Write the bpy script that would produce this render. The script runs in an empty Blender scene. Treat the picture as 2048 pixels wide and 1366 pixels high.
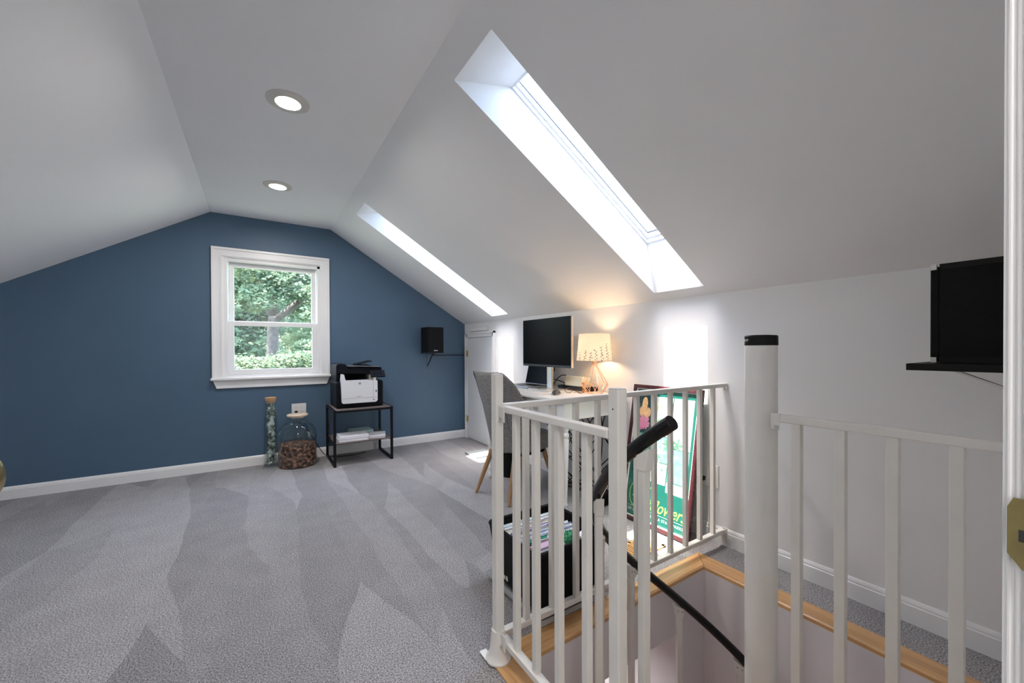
import bpy, math, random
from math import sin, cos, pi, radians
from mathutils import Vector, Matrix
random.seed(7)
SC = bpy.context.scene
COL = SC.collection
V = Vector

# ---------------------------------------------------------------- camera, world, lights, exposure
cam_d = bpy.data.cameras.new('camera'); cam = bpy.data.objects.new('camera', cam_d); COL.objects.link(cam)
F_PX = 786.79
cam_d.sensor_fit = 'HORIZONTAL'; cam_d.sensor_width = 36.0; cam_d.lens = F_PX / 2048 * 36.0
cam_d.shift_x = (1024 - 1022.92) / 2048; cam_d.shift_y = (703.62 - 683) / 2048
cam_d.clip_start = 0.01; cam_d.clip_end = 400
yaw, pitch, roll = radians(32.821), radians(-0.4068), radians(-0.2392)
fwd = V((sin(yaw) * cos(pitch), cos(yaw) * cos(pitch), sin(pitch)))
rt = V((cos(yaw), -sin(yaw), 0)); up = rt.cross(fwd)
r2 = rt * cos(roll) + up * sin(roll); u2 = -rt * sin(roll) + up * cos(roll)
cam.matrix_world = Matrix(((r2.x, u2.x, -fwd.x, 0), (r2.y, u2.y, -fwd.y, 0), (r2.z, u2.z, -fwd.z, 1.1), (0, 0, 0, 1)))
SC.camera = cam

world = bpy.data.worlds.new('sky'); SC.world = world; world.use_nodes = True
wn = world.node_tree; wn.nodes.clear()
wo = wn.nodes.new('ShaderNodeOutputWorld'); wb = wn.nodes.new('ShaderNodeBackground'); ws = wn.nodes.new('ShaderNodeTexSky')
ws.sky_type = 'NISHITA'; ws.sun_disc = False; ws.sun_elevation = radians(73); ws.sun_rotation = radians(-90)
ws.air_density = 1.0; ws.dust_density = 3.0
wb.inputs['Strength'].default_value = 2.6
wn.links.new(ws.outputs[0], wb.inputs['Color']); wn.links.new(wb.outputs[0], wo.inputs['Surface'])

def lamp(name, kind, loc, energy, color, rot=None, **kw):
    d = bpy.data.lights.new(name, kind); d.energy = energy; d.color = color
    for k, v in kw.items(): setattr(d, k, v)
    o = bpy.data.objects.new(name, d); COL.objects.link(o); o.location = loc
    if rot is not None: o.rotation_euler = rot
    return o
SUN_E = radians(73.0)
sun = lamp('sun', 'SUN', (0, 0, 10), 34.0, (1.0, 0.95, 0.88), angle=radians(0.8))
sun.rotation_mode = 'QUATERNION'
sun.rotation_quaternion = V((cos(SUN_E), 0.0, -sin(SUN_E))).to_track_quat('-Z', 'Y')
# fill light added in the unseen hall behind the camera, light of the storey below, two ceiling lights of the attic
lamp('hall_fill', 'AREA', (0.25, -0.75, 2.3), 24.0, (1.0, 0.97, 0.94), (0, 0, 0), size=0.5)
for y_ in (2.288, 3.500):
    lamp('recessed_lamp', 'AREA', (0.138, y_, 2.3515), 12.0, (1.0, 0.95, 0.90), (0, 0, 0), shape='DISK', size=0.11)
lamp('downstairs_light', 'AREA', (1.0, 1.9, -0.35), 14.0, (1.0, 0.95, 0.95), (0, 0, 0), size=0.6)
SC.view_settings.view_transform = 'Standard'; SC.view_settings.look = 'None'
SC.view_settings.gamma = 1.0; SC.view_settings.use_curve_mapping = False
SC.view_settings.exposure = 0.28
SC.cycles.use_denoising = True
SC.cycles.max_bounces = 14; SC.cycles.diffuse_bounces = 8; SC.cycles.transparent_max_bounces = 24
SC.cycles.sample_clamp_indirect = 6.0

# ---------------------------------------------------------------- materials
def new_mat(name):
    m = bpy.data.materials.new(name); m.use_nodes = True
    nt = m.node_tree; b = nt.nodes['Principled BSDF']
    return m, nt, b
def tex(nt, kind, scale=(1, 1, 1), obj=True, **kw):
    tc = nt.nodes.new('ShaderNodeTexCoord'); mp = nt.nodes.new('ShaderNodeMapping'); mp.inputs['Scale'].default_value = scale
    if obj == 'geo':
        g = nt.nodes.new('ShaderNodeNewGeometry'); nt.links.new(g.outputs['Position'], mp.inputs['Vector'])
    else:
        nt.links.new(tc.outputs['Object'], mp.inputs['Vector'])
    n = nt.nodes.new(kind); nt.links.new(mp.outputs[0], n.inputs['Vector'])
    for k, v in kw.items(): n.inputs[k].default_value = v
    return n, mp
def ramp(nt, src, stops):
    r = nt.nodes.new('ShaderNodeValToRGB'); e = r.color_ramp.elements
    while len(e) < len(stops): e.new(0.5)
    for i, (p, c) in enumerate(stops): e[i].position = p; e[i].color = (c[0], c[1], c[2], 1)
    nt.links.new(src, r.inputs[0]); return r
def mix(nt, a, b, fac, mode='MIX'):
    m = nt.nodes.new('ShaderNodeMix'); m.data_type = 'RGBA'; m.blend_type = mode
    for i, s in ((6, a), (7, b), (0, fac)):
        if isinstance(s, (tuple, list)): m.inputs[i].default_value = (*s[:3], 1)
        elif isinstance(s, (int, float)): m.inputs[i].default_value = s
        else: nt.links.new(s, m.inputs[i])
    return m.outputs[2]
def bump(nt, b, src, strength, dist):
    n = nt.nodes.new('ShaderNodeBump'); n.inputs['Strength'].default_value = strength; n.inputs['Distance'].default_value = dist
    nt.links.new(src, n.inputs['Height']); nt.links.new(n.outputs[0], b.inputs['Normal'])
def mat(name, col, rough=0.5, metal=0.0, noise=0.0, nscale=40, bmp=0.0, bscale=200, bdist=0.001, spec=None, geo='geo'):
    m, nt, b = new_mat(name)
    b.inputs['Base Color'].default_value = (*col, 1); b.inputs['Roughness'].default_value = rough; b.inputs['Metallic'].default_value = metal
    if spec is not None: b.inputs['Specular IOR Level'].default_value = spec
    if noise:
        n, _ = tex(nt, 'ShaderNodeTexNoise', obj=geo, Scale=nscale, Detail=4)
        r = ramp(nt, n.outputs[0], [(0.3, [c * (1 - noise) for c in col]), (0.7, [min(1, c * (1 + noise)) for c in col])])
        nt.links.new(r.outputs[0], b.inputs['Base Color'])
    if bmp:
        n, _ = tex(nt, 'ShaderNodeTexNoise', obj=geo, Scale=bscale, Detail=3)
        bump(nt, b, n.outputs[0], bmp, bdist)
    return m
M = {}
M['white_wall'] = mat('white_wall', (0.77, 0.765, 0.765), 0.55, noise=0.012, nscale=3, bmp=0.12, bscale=350)
M['ceiling'] = mat('ceiling_paint', (0.83, 0.83, 0.84), 0.6, noise=0.012, nscale=2, bmp=0.12, bscale=300)
M['reveal'] = mat('reveal_paint', (0.72, 0.72, 0.72), 0.6, noise=0.01, nscale=3)
M['blue_wall'] = mat('blue_wall', (0.068, 0.125, 0.195), 0.50, noise=0.03, nscale=3, bmp=0.15, bscale=350)
M['shaft_wall'] = mat('shaft_wall', (0.72, 0.69, 0.71), 0.6, noise=0.015, nscale=4)
M['trim'] = mat('trim_paint', (0.80, 0.80, 0.80), 0.32, noise=0.01, nscale=6)
M['door_paint'] = mat('door_paint', (0.70, 0.71, 0.72), 0.4, noise=0.01, nscale=6)
M['rail'] = mat('cream_enamel', (0.74, 0.72, 0.675), 0.33, noise=0.03, nscale=14, bmp=0.05, bscale=60)
M['pole'] = mat('pole_enamel', (0.80, 0.79, 0.755), 0.35, noise=0.03, nscale=10)
M['black_plastic'] = mat('black_plastic', (0.008, 0.008, 0.009), 0.35, noise=0.1, nscale=30, spec=0.18)
M['black_vinyl'] = mat('black_vinyl', (0.005, 0.005, 0.006), 0.22, bmp=0.1, bscale=30, spec=0.3)
M['black_satin'] = mat('black_satin', (0.010, 0.010, 0.011), 0.5, noise=0.1, nscale=60, spec=0.06)
M['black_metal'] = mat('black_metal', (0.006, 0.006, 0.008), 0.45, noise=0.1, nscale=50, spec=0.18)
M['screen'] = mat('screen_glass', (0.003, 0.004, 0.006), 0.25, noise=0.05, nscale=2, spec=0.03)
M['grey_bezel'] = mat('grey_bezel', (0.05, 0.06, 0.075), 0.4, noise=0.05, spec=0.18)
M['silver'] = mat('brushed_silver', (0.62, 0.60, 0.57), 0.35, 0.85, noise=0.03, nscale=90)
M['laptop_alu'] = mat('laptop_alu', (0.33, 0.35, 0.38), 0.4, 0.6, noise=0.03, nscale=90)
M['brass'] = mat('brass', (0.55, 0.42, 0.16), 0.28, 1.0, noise=0.12, nscale=30)
M['brass_old'] = mat('brass_old', (0.33, 0.27, 0.12), 0.38, 1.0, noise=0.2, nscale=25)
M['copper'] = mat('copper_wire', (0.85, 0.50, 0.36), 0.3, 0.9, noise=0.05)
M['white_paint'] = mat('white_paint', (0.80, 0.80, 0.78), 0.35, noise=0.015, nscale=10)
M['printer_white'] = mat('printer_white', (0.72, 0.73, 0.74), 0.4, noise=0.01)
M['printer_black'] = mat('printer_black', (0.010, 0.011, 0.015), 0.38, noise=0.08, spec=0.06)
M['printer_grey'] = mat('printer_grey', (0.30, 0.30, 0.29), 0.5, noise=0.03)
M['paper'] = mat('paper', (0.80, 0.80, 0.84), 0.7, noise=0.02, nscale=90)
M['paper_teal'] = mat('paper_teal', (0.42, 0.58, 0.60), 0.7, noise=0.03)
M['plate'] = mat('outlet_plate', (0.74, 0.73, 0.71), 0.35, noise=0.01)
M['ring_metal'] = mat('ring_metal', (0.62, 0.60, 0.56), 0.5, noise=0.01)
M['dark_slot'] = mat('dark_slot', (0.02, 0.02, 0.02), 0.6, noise=0.05)
M['mouse'] = mat('mouse_grey', (0.045, 0.05, 0.055), 0.4, noise=0.05)
M['cream_box'] = mat('cream_plastic', (0.62, 0.61, 0.50), 0.45, noise=0.03)
M['orange'] = mat('orange_plastic', (0.85, 0.40, 0.12), 0.35, noise=0.05)
M['bin'] = mat('bin_plastic', (0.012, 0.012, 0.013), 0.45, noise=0.1, spec=0.06)
M['green_rubber'] = mat('green_rubber', (0.02, 0.25, 0.10), 0.5, noise=0.1)
M['grey_bag'] = mat('grey_strip', (0.30, 0.31, 0.33), 0.45, noise=0.08, nscale=60)
M['pad'] = mat('grey_pad', (0.30, 0.32, 0.34), 0.5, noise=0.05)
M['frame_wood'] = mat('mahogany', (0.055, 0.014, 0.016), 0.25, noise=0.25, nscale=30)
M['poster_green'] = mat('poster_green', (0.012, 0.125, 0.10), 0.3, noise=0.05)
M['poster_dark'] = mat('poster_dark', (0.012, 0.045, 0.05), 0.3, noise=0.2, nscale=25)
M['poster_mint'] = mat('poster_mint', (0.20, 0.42, 0.36), 0.3, noise=0.3, nscale=40)
M['poster_white'] = mat('poster_white', (0.70, 0.72, 0.68), 0.3, noise=0.15, nscale=60)
M['petal_peach'] = mat('petal_peach', (0.80, 0.48, 0.25), 0.4, noise=0.2, nscale=60)
M['petal_pink'] = mat('petal_pink', (0.65, 0.22, 0.38), 0.4, noise=0.3, nscale=120)
M['petal_lilac'] = mat('petal_lilac', (0.40, 0.35, 0.50), 0.4, noise=0.3, nscale=80)
M['petal_leaf'] = mat('petal_leaf', (0.10, 0.24, 0.16), 0.4, noise=0.4, nscale=60)
M['petal_yellow'] = mat('petal_yellow', (0.70, 0.62, 0.30), 0.4, noise=0.2, nscale=60)
M['lime'] = mat('lime_ink', (0.35, 0.75, 0.12), 0.4, noise=0.03)
M['white_ink'] = mat('white_ink', (0.8, 0.82, 0.8), 0.4, noise=0.02)
M['grey_ink'] = mat('grey_ink', (0.22, 0.22, 0.23), 0.4, noise=0.02)
M['leaf_ink'] = mat('leaf_ink', (0.12, 0.10, 0.12), 0.6, noise=0.3)
M['cork'] = mat('cork', (0.45, 0.26, 0.13), 0.8, noise=0.3, nscale=120, bmp=0.3)
M['lid_wood'] = mat('pale_lid_wood', (0.62, 0.50, 0.38), 0.5, noise=0.08, nscale=30)
M['tree_bark'] = mat('tree_bark', (0.10, 0.088, 0.08), 0.9, noise=0.35, nscale=12, bmp=0.6, bscale=25, bdist=0.02)
M['lawn'] = mat('lawn', (0.085, 0.11, 0.06), 0.9, noise=0.3, nscale=2)
M['roofing'] = mat('roof_shingle', (0.10, 0.10, 0.10), 0.9, noise=0.2, nscale=10)
M['lower_floor'] = mat('lower_floor', (0.35, 0.25, 0.16), 0.5, noise=0.1)

def wood(name, c1, c2, axis, scale=1.0, rough=0.35):
    m, nt, b = new_mat(name); s = [60 * scale, 60 * scale, 60 * scale]; s[axis] = 2.0 * scale
    n, _ = tex(nt, 'ShaderNodeTexNoise', tuple(s), 'geo', Scale=1.0, Detail=6, Roughness=0.65)
    n2, _ = tex(nt, 'ShaderNodeTexNoise', tuple(x * 0.15 for x in s), 'geo', Scale=1.0, Detail=2)
    r = ramp(nt, n.outputs[0], [(0.30, c2), (0.50, c1), (0.72, [x * 1.15 for x in c1])])
    o = mix(nt, r.outputs[0], [x * 0.8 for x in c1], ramp(nt, n2.outputs[0], [(0.45, (0, 0, 0)), (0.62, (0.6, 0.6, 0.6))]).outputs[0])
    nt.links.new(o, b.inputs['Base Color']); b.inputs['Roughness'].default_value = rough
    bump(nt, b, n.outputs[0], 0.12, 0.001)
    if max(c1) < .05: b.inputs['Specular IOR Level'].default_value = .15
    return m
OAK1, OAK2 = (0.62, 0.36, 0.16), (0.36, 0.17, 0.055)
M['oak_x'] = wood('oak_x', OAK1, OAK2, 0); M['oak_y'] = wood('oak_y', OAK1, OAK2, 1)
M['chair_leg'] = wood('chair_leg_oak', (0.36, 0.20, 0.09), (0.25, 0.13, 0.05), 2, rough=0.5)
M['shelf_board'] = wood('grey_walnut_board', (0.17, 0.14, 0.125), (0.09, 0.07, 0.065), 0, rough=0.5)
M['black_board'] = wood('black_board', (0.012, 0.011, 0.011), (0.006, 0.006, 0.006), 1, rough=0.5)

def carpet_mat():
    m, nt, b = new_mat('carpet'); b.inputs['Roughness'].default_value = 0.95; b.inputs['Specular IOR Level'].default_value = 0.1
    fine, _ = tex(nt, 'ShaderNodeTexNoise', obj='geo', Scale=190, Detail=3, Roughness=0.75)
    base = ramp(nt, fine.outputs[0], [(0.36, (0.105, 0.10, 0.103)), (0.5, (0.285, 0.275, 0.282)), (0.63, (0.53, 0.512, 0.522))])
    wob, _ = tex(nt, 'ShaderNodeTexNoise', obj='geo', Scale=1.6, Detail=2)
    # vacuum strokes: pile laid one way or the other in long wedges
    g = nt.nodes.new('ShaderNodeNewGeometry')
    add = nt.nodes.new('ShaderNodeVectorMath'); add.operation = 'MULTIPLY_ADD'
    nt.links.new(wob.outputs['Color'], add.inputs[0]); add.inputs[1].default_value = (0.10, 0.20, 0); nt.links.new(g.outputs['Position'], add.inputs[2])
    def strokes(rot, sx, sy):
        mp = nt.nodes.new('ShaderNodeMapping'); mp.inputs['Rotation'].default_value = (0, 0, radians(rot)); mp.inputs['Scale'].default_value = (sx, sy, 1)
        nt.links.new(add.outputs[0], mp.inputs['Vector'])
        vo = nt.nodes.new('ShaderNodeTexVoronoi'); vo.inputs['Scale'].default_value = 1.0; vo.inputs['Randomness'].default_value = 0.8; nt.links.new(mp.outputs[0], vo.inputs['Vector'])
        sep = nt.nodes.new('ShaderNodeSeparateColor'); nt.links.new(vo.outputs['Color'], sep.inputs[0]); return sep.outputs[0]
    sx_ = nt.nodes.new('ShaderNodeSeparateXYZ'); nt.links.new(g.outputs['Position'], sx_.inputs[0])
    xr = ramp(nt, sx_.outputs[0], [(0.0, (0, 0, 0)), (0.12, (1, 1, 1))])
    pv = mix(nt, strokes(68, 4.2, 0.55), strokes(8, 4.4, 0.75), xr.outputs[0])
    pile = ramp(nt, pv, [(0.15, (0.87, 0.87, 0.875)), (0.5, (1.0, 1.0, 1.0)), (0.85, (1.14, 1.14, 1.135))])
    big, _ = tex(nt, 'ShaderNodeTexNoise', obj='geo', Scale=7, Detail=3)
    mott = ramp(nt, big.outputs[0], [(0.3, (0.94, 0.94, 0.94)), (0.7, (1.06, 1.06, 1.06))])
    c = mix(nt, base.outputs[0], pile.outputs[0], 1.0, 'MULTIPLY'); c = mix(nt, c, mott.outputs[0], 1.0, 'MULTIPLY')
    nt.links.new(c, b.inputs['Base Color']); bump(nt, b, fine.outputs[0], 0.7, 0.004)
    return m
M['carpet'] = carpet_mat()
def fabric():
    m, nt, b = new_mat('grey_tweed'); b.inputs['Roughness'].default_value = 0.9
    n, _ = tex(nt, 'ShaderNodeTexNoise', (400, 400, 60), 'geo', Scale=1, Detail=2)
    n2, _ = tex(nt, 'ShaderNodeTexNoise', (60, 60, 400), 'geo', Scale=1, Detail=2)
    a = mix(nt, n.outputs[0], n2.outputs[0], 0.5)
    r = ramp(nt, a, [(0.38, (0.11, 0.105, 0.105)), (0.62, (0.30, 0.285, 0.28))])
    nt.links.new(r.outputs[0], b.inputs['Base Color']); bump(nt, b, a, 0.4, 0.001); return m
M['fabric'] = fabric()
def glass_mat(name, tint, rough=0.0, gloss=1.0, ior=1.45, haze=0.0):
    m = bpy.data.materials.new(name); m.use_nodes = True; nt = m.node_tree; nt.nodes.clear()
    out = nt.nodes.new('ShaderNodeOutputMaterial'); t = nt.nodes.new('ShaderNodeBsdfTransparent'); t.inputs[0].default_value = (*tint, 1)
    g = nt.nodes.new('ShaderNodeBsdfGlossy'); g.inputs['Roughness'].default_value = rough; g.inputs['Color'].default_value = (gloss, gloss, gloss, 1)
    f = nt.nodes.new('ShaderNodeLayerWeight'); pw = nt.nodes.new('ShaderNodeMath'); pw.operation = 'POWER'; pw.inputs[1].default_value = 4.0; nt.links.new(f.outputs['Facing'], pw.inputs[0])
    f0 = ((ior - 1) / (ior + 1)) ** 2; ma = nt.nodes.new('ShaderNodeMath'); ma.operation = 'MULTIPLY_ADD'; ma.inputs[1].default_value = 1 - f0; ma.inputs[2].default_value = f0; nt.links.new(pw.outputs[0], ma.inputs[0])
    mx = nt.nodes.new('ShaderNodeMixShader'); nt.links.new(ma.outputs[0], mx.inputs[0]); nt.links.new(t.outputs[0], mx.inputs[1]); nt.links.new(g.outputs[0], mx.inputs[2])
    last = mx.outputs[0]
    if haze:
        d = nt.nodes.new('ShaderNodeBsdfTranslucent'); d.inputs[0].default_value = (0.9, 0.95, 1, 1)
        n, _ = tex(nt, 'ShaderNodeTexNoise', obj='geo', Scale=140, Detail=2)
        r = ramp(nt, n.outputs[0], [(0.35, (0, 0, 0)), (0.7, (haze,) * 3)])
        m2 = nt.nodes.new('ShaderNodeMixShader'); nt.links.new(r.outputs[0], m2.inputs[0]); nt.links.new(last, m2.inputs[1]); nt.links.new(d.outputs[0], m2.inputs[2]); last = m2.outputs[0]
    nt.links.new(last, out.inputs[0]); return m
M['pane'] = glass_mat('window_glass', (0.97, 0.985, 0.975))
M['sky_pane'] = glass_mat('skylight_glass', (0.95, 0.98, 1.0), haze=0.25)
M['jar_glass'] = glass_mat('jar_glass', (0.93, 0.965, 0.965), 0.02, ior=1.38)
M['lens_glass'] = glass_mat('spectacle_glass', (0.9, 0.9, 0.9))
M['clear_plastic'] = mat('clear_plastic', (0.62, 0.63, 0.65), 0.25, noise=.03); M['clear_plastic'].node_tree.nodes['Principled BSDF'].inputs['Alpha'].default_value = 0.5
def emit(name, col, s):
    m = bpy.data.materials.new(name); m.use_nodes = True; nt = m.node_tree; b = nt.nodes['Principled BSDF']
    b.inputs['Base Color'].default_value = (0.9, 0.9, 0.9, 1); b.inputs['Emission Color'].default_value = (*col, 1); b.inputs['Emission Strength'].default_value = s; return m
M['led'] = emit('led_diffuser', (1.0, 0.80, 0.55), 9.0)
M['bulb'] = emit('bulb_glass', (1.0, 0.72, 0.42), 40.0)
def shade_mat():
    m = bpy.data.materials.new('shade_fabric'); m.use_nodes = True; nt = m.node_tree; nt.nodes.clear()
    out = nt.nodes.new('ShaderNodeOutputMaterial'); d = nt.nodes.new('ShaderNodeBsdfDiffuse'); t = nt.nodes.new('ShaderNodeBsdfTranslucent')
    n, _ = tex(nt, 'ShaderNodeTexNoise', obj='geo', Scale=300, Detail=2)
    r = ramp(nt, n.outputs[0], [(0.3, (0.80, 0.76, 0.70)), (0.7, (0.88, 0.85, 0.80))])
    nt.links.new(r.outputs[0], d.inputs[0]); nt.links.new(r.outputs[0], t.inputs[0])
    mx = nt.nodes.new('ShaderNodeMixShader'); mx.inputs[0].default_value = 0.5
    nt.links.new(d.outputs[0], mx.inputs[1]); nt.links.new(t.outputs[0], mx.inputs[2]); nt.links.new(mx.outputs[0], out.inputs[0]); return m
M['shade'] = shade_mat()
def leaf_mat(name, c1, c2):
    m = bpy.data.materials.new(name); m.use_nodes = True; nt = m.node_tree; nt.nodes.clear()
    out = nt.nodes.new('ShaderNodeOutputMaterial'); d = nt.nodes.new('ShaderNodeBsdfDiffuse'); t = nt.nodes.new('ShaderNodeBsdfTranslucent')
    n, _ = tex(nt, 'ShaderNodeTexNoise', obj='geo', Scale=3.0, Detail=5)
    r = ramp(nt, n.outputs[0], [(0.35, c1), (0.65, c2)])
    nt.links.new(r.outputs[0], d.inputs[0]); nt.links.new(r.outputs[0], t.inputs[0])
    mx = nt.nodes.new('ShaderNodeMixShader'); mx.inputs[0].default_value = 0.45
    nt.links.new(d.outputs[0], mx.inputs[1]); nt.links.new(t.outputs[0], mx.inputs[2]); nt.links.new(mx.outputs[0], out.inputs[0]); return m
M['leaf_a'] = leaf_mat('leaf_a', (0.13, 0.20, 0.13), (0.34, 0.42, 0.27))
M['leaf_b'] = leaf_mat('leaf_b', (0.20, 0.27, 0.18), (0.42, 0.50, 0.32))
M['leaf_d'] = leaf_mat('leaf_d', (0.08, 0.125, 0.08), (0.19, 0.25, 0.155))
M['leaf_c'] = leaf_mat('leaf_c', (0.08, 0.14, 0.11), (0.20, 0.30, 0.20))
def coin_mat():
    m, nt, b = new_mat('pennies'); b.inputs['Metallic'].default_value = 0.35; b.inputs['Roughness'].default_value = 0.42
    n, _ = tex(nt, 'ShaderNodeTexNoise', obj='geo', Scale=34, Detail=2)
    r = ramp(nt, n.outputs[0], [(0.36, (0.05, 0.03, 0.022)), (0.5, (0.20, 0.095, 0.06)), (0.66, (0.52, 0.27, 0.19))])
    nt.links.new(r.outputs[0], b.inputs['Base Color']); return m
M['coins'] = coin_mat()
def bills_mat():
    m, nt, b = new_mat('banknotes'); b.inputs['Roughness'].default_value = 0.8
    n, _ = tex(nt, 'ShaderNodeTexNoise', obj='geo', Scale=26, Detail=3)
    r = ramp(nt, n.outputs[0], [(0.38, (0.04, 0.05, 0.045)), (0.5, (0.26, 0.30, 0.25)), (0.60, (0.72, 0.73, 0.68))])
    nt.links.new(r.outputs[0], b.inputs['Base Color']); return m
M['bills'] = bills_mat()

# ---------------------------------------------------------------- mesh helpers
WL = {}
class MB:
    def __init__(s): s.v = []; s.f = []
    def add(s, vs, fs):
        n = len(s.v); s.v += [V(v) for v in vs]; s.f += [tuple(i + n for i in f) for f in fs]; return s
    def box(s, x0, x1, y0, y1, z0, z1):
        return s.add([(x0, y0, z0), (x1, y0, z0), (x1, y1, z0), (x0, y1, z0), (x0, y0, z1), (x1, y0, z1), (x1, y1, z1), (x0, y1, z1)],
                     [(3, 2, 1, 0), (4, 5, 6, 7), (0, 1, 5, 4), (1, 2, 6, 5), (2, 3, 7, 6), (3, 0, 4, 7)])
    def obox(s, c, ax, ay, az, hx, hy, hz):
        c, ax, ay, az = V(c), V(ax), V(ay), V(az); P = []
        for k in (-1, 1):
            for i, j in ((-1, -1), (1, -1), (1, 1), (-1, 1)): P.append(c + ax * hx * i + ay * hy * j + az * hz * k)
        return s.add(P, [(3, 2, 1, 0), (4, 5, 6, 7), (0, 1, 5, 4), (1, 2, 6, 5), (2, 3, 7, 6), (3, 0, 4, 7)])
    def tube(s, pts, r, seg=10, cap=True, closed=False):
        pts = [V(p) for p in pts]; n = len(pts); rr = r if isinstance(r, (list, tuple)) else [r] * n
        rings = []; prev = None
        for i, p in enumerate(pts):
            if closed: t = (pts[(i + 1) % n] - pts[i - 1])
            else: t = (pts[min(i + 1, n - 1)] - pts[max(i - 1, 0)])
            t.normalize()
            if prev is None:
                a = V((0, 0, 1)) if abs(t.z) < 0.9 else V((1, 0, 0)); e = t.cross(a).normalized()
            else:
                e = (prev - t * prev.dot(t)).normalized()
            prev = e; g = t.cross(e)
            rings.append([p + (e * cos(2 * pi * k / seg) + g * sin(2 * pi * k / seg)) * rr[i] for k in range(seg)])
        fs = []; m = n if closed else n - 1
        for i in range(m):
            j = (i + 1) % n
            for k in range(seg): fs.append((i * seg + k, i * seg + (k + 1) % seg, j * seg + (k + 1) % seg, j * seg + k))
        if cap and not closed: fs += [tuple(range(seg))[::-1], tuple((n - 1) * seg + k for k in range(seg))]
        return s.add([q for ring in rings for q in ring], fs)
    def lathe(s, prof, c=(0, 0, 0), seg=32, cap=True):
        c = V(c); vs = []; fs = []
        for r, z in prof:
            for k in range(seg): vs.append(c + V((r * cos(2 * pi * k / seg), r * sin(2 * pi * k / seg), z)))
        for i in range(len(prof) - 1):
            for k in range(seg): fs.append((i * seg + k, i * seg + (k + 1) % seg, (i + 1) * seg + (k + 1) % seg, (i + 1) * seg + k))
        if cap: fs += [tuple(range(seg))[::-1], tuple((len(prof) - 1) * seg + k for k in range(seg))]
        return s.add(vs, fs)
    def prism(s, poly, o, a, b, n, d):
        """polygon poly in the plane o + a*u + b*v, extruded by n*d"""
        o, a, b, n = V(o), V(a), V(b), V(n); k = len(poly)
        p0 = [o + a * u + b * v for u, v in poly]; p1 = [p + n * d for p in p0]
        return s.add(p0 + p1, [tuple(range(k))[::-1], tuple(range(k, 2 * k))] + [(i, (i + 1) % k, (i + 1) % k + k, i + k) for i in range(k)])
    def sphere(s, c, r, seg=12, rings=8, sz=1.0):
        prof = [(max(1e-4, r * sin(pi * i / rings)), -r * sz * cos(pi * i / rings)) for i in range(rings + 1)]
        return s.lathe(prof, c, seg)
    def build(s, name, m, parent=None, smooth=False, bevel=0.0, label=None, kind=None, cat=None, group=None, bseg=2):
        lo = V((min(v[i] for v in s.v) for i in range(3))); hi = V((max(v[i] for v in s.v) for i in range(3))); c = (lo + hi) / 2
        if parent is None: c.z = lo.z
        me = bpy.data.meshes.new(name); me.from_pydata([v - c for v in s.v], [], s.f); me.update()
        me.materials.append(M[m] if isinstance(m, str) else m)
        if smooth: me.shade_smooth() if smooth is True else me.shade_smooth()
        o = bpy.data.objects.new(name, me); COL.objects.link(o); WL[o.name] = c.copy()
        if parent is not None: o.parent = parent; o.location = c - WL[parent.name]
        else: o.location = c
        if smooth == 'auto': me.set_sharp_from_angle(angle=radians(35))
        if bevel:
            b = o.modifiers.new('bevel', 'BEVEL'); b.width = bevel; b.segments = bseg; b.limit_method = 'ANGLE'; b.angle_limit = radians(40)
        if label: o['label'] = label
        if kind: o['kind'] = kind
        if cat: o['category'] = cat
        if group: o['group'] = group
        return o
def thing(name, label, cat, loc, group=None):
    o = bpy.data.objects.new(name, None); COL.objects.link(o); o.location = loc; WL[o.name] = V(loc)
    o.empty_display_size = 0.05; o['label'] = label; o['category'] = cat
    if group: o['group'] = group
    return o
def struct_root(name, loc):
    o = bpy.data.objects.new(name, None); COL.objects.link(o); o.location = loc; WL[o.name] = V(loc); o['kind'] = 'structure'; o.empty_display_size = 0.05; return o
def bx(*a): return MB().box(*a)
def text_mb(txt, size, fn, shear=0.0, spacing=1.0, thick=0.0, offset=0.0):
    cu = bpy.data.curves.new('t', 'FONT'); cu.body = txt; cu.size = size; cu.shear = shear; cu.space_character = spacing; cu.extrude = thick; cu.offset = offset; cu.resolution_u = 3
    ob = bpy.data.objects.new('t', cu); COL.objects.link(ob)
    dg = bpy.context.evaluated_depsgraph_get(); me = ob.evaluated_get(dg).to_mesh()
    mb = MB().add([fn(v.co) for v in me.vertices], [tuple(p.vertices) for p in me.polygons])
    ob.evaluated_get(dg).to_mesh_clear(); bpy.data.objects.remove(ob); bpy.data.curves.remove(cu); return mb

# ---------------------------------------------------------------- room shell
XL, XR, YF, YN = -1.90, 2.19, 4.48, 0.044
ZK = 1.41; ZC = 2.355; CL, CR = -0.352, 0.645
OX0, OX1, OY0, OY1 = 0.68, 1.978, 0.10, 1.228         # stair opening in the carpet
WX0, WX1, WY0, WY1 = 0.79, 1.876, 0.10, 1.132         # inner shaft

fl = MB()
fl.box(XL, OX0, YN, YF, -0.06, 0.0); fl.box(OX1, XR, YN, OY1, -0.06, 0.0); fl.box(OX0, XR, OY1, YF, -0.06, 0.0)
fl.box(OX0, OX1, YN, OY0, -0.06, 0.0); fl.box(-0.6, 1.2, -1.6, YN, -0.06, 0.0)
fl.build('floor', 'carpet', kind='structure')
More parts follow.
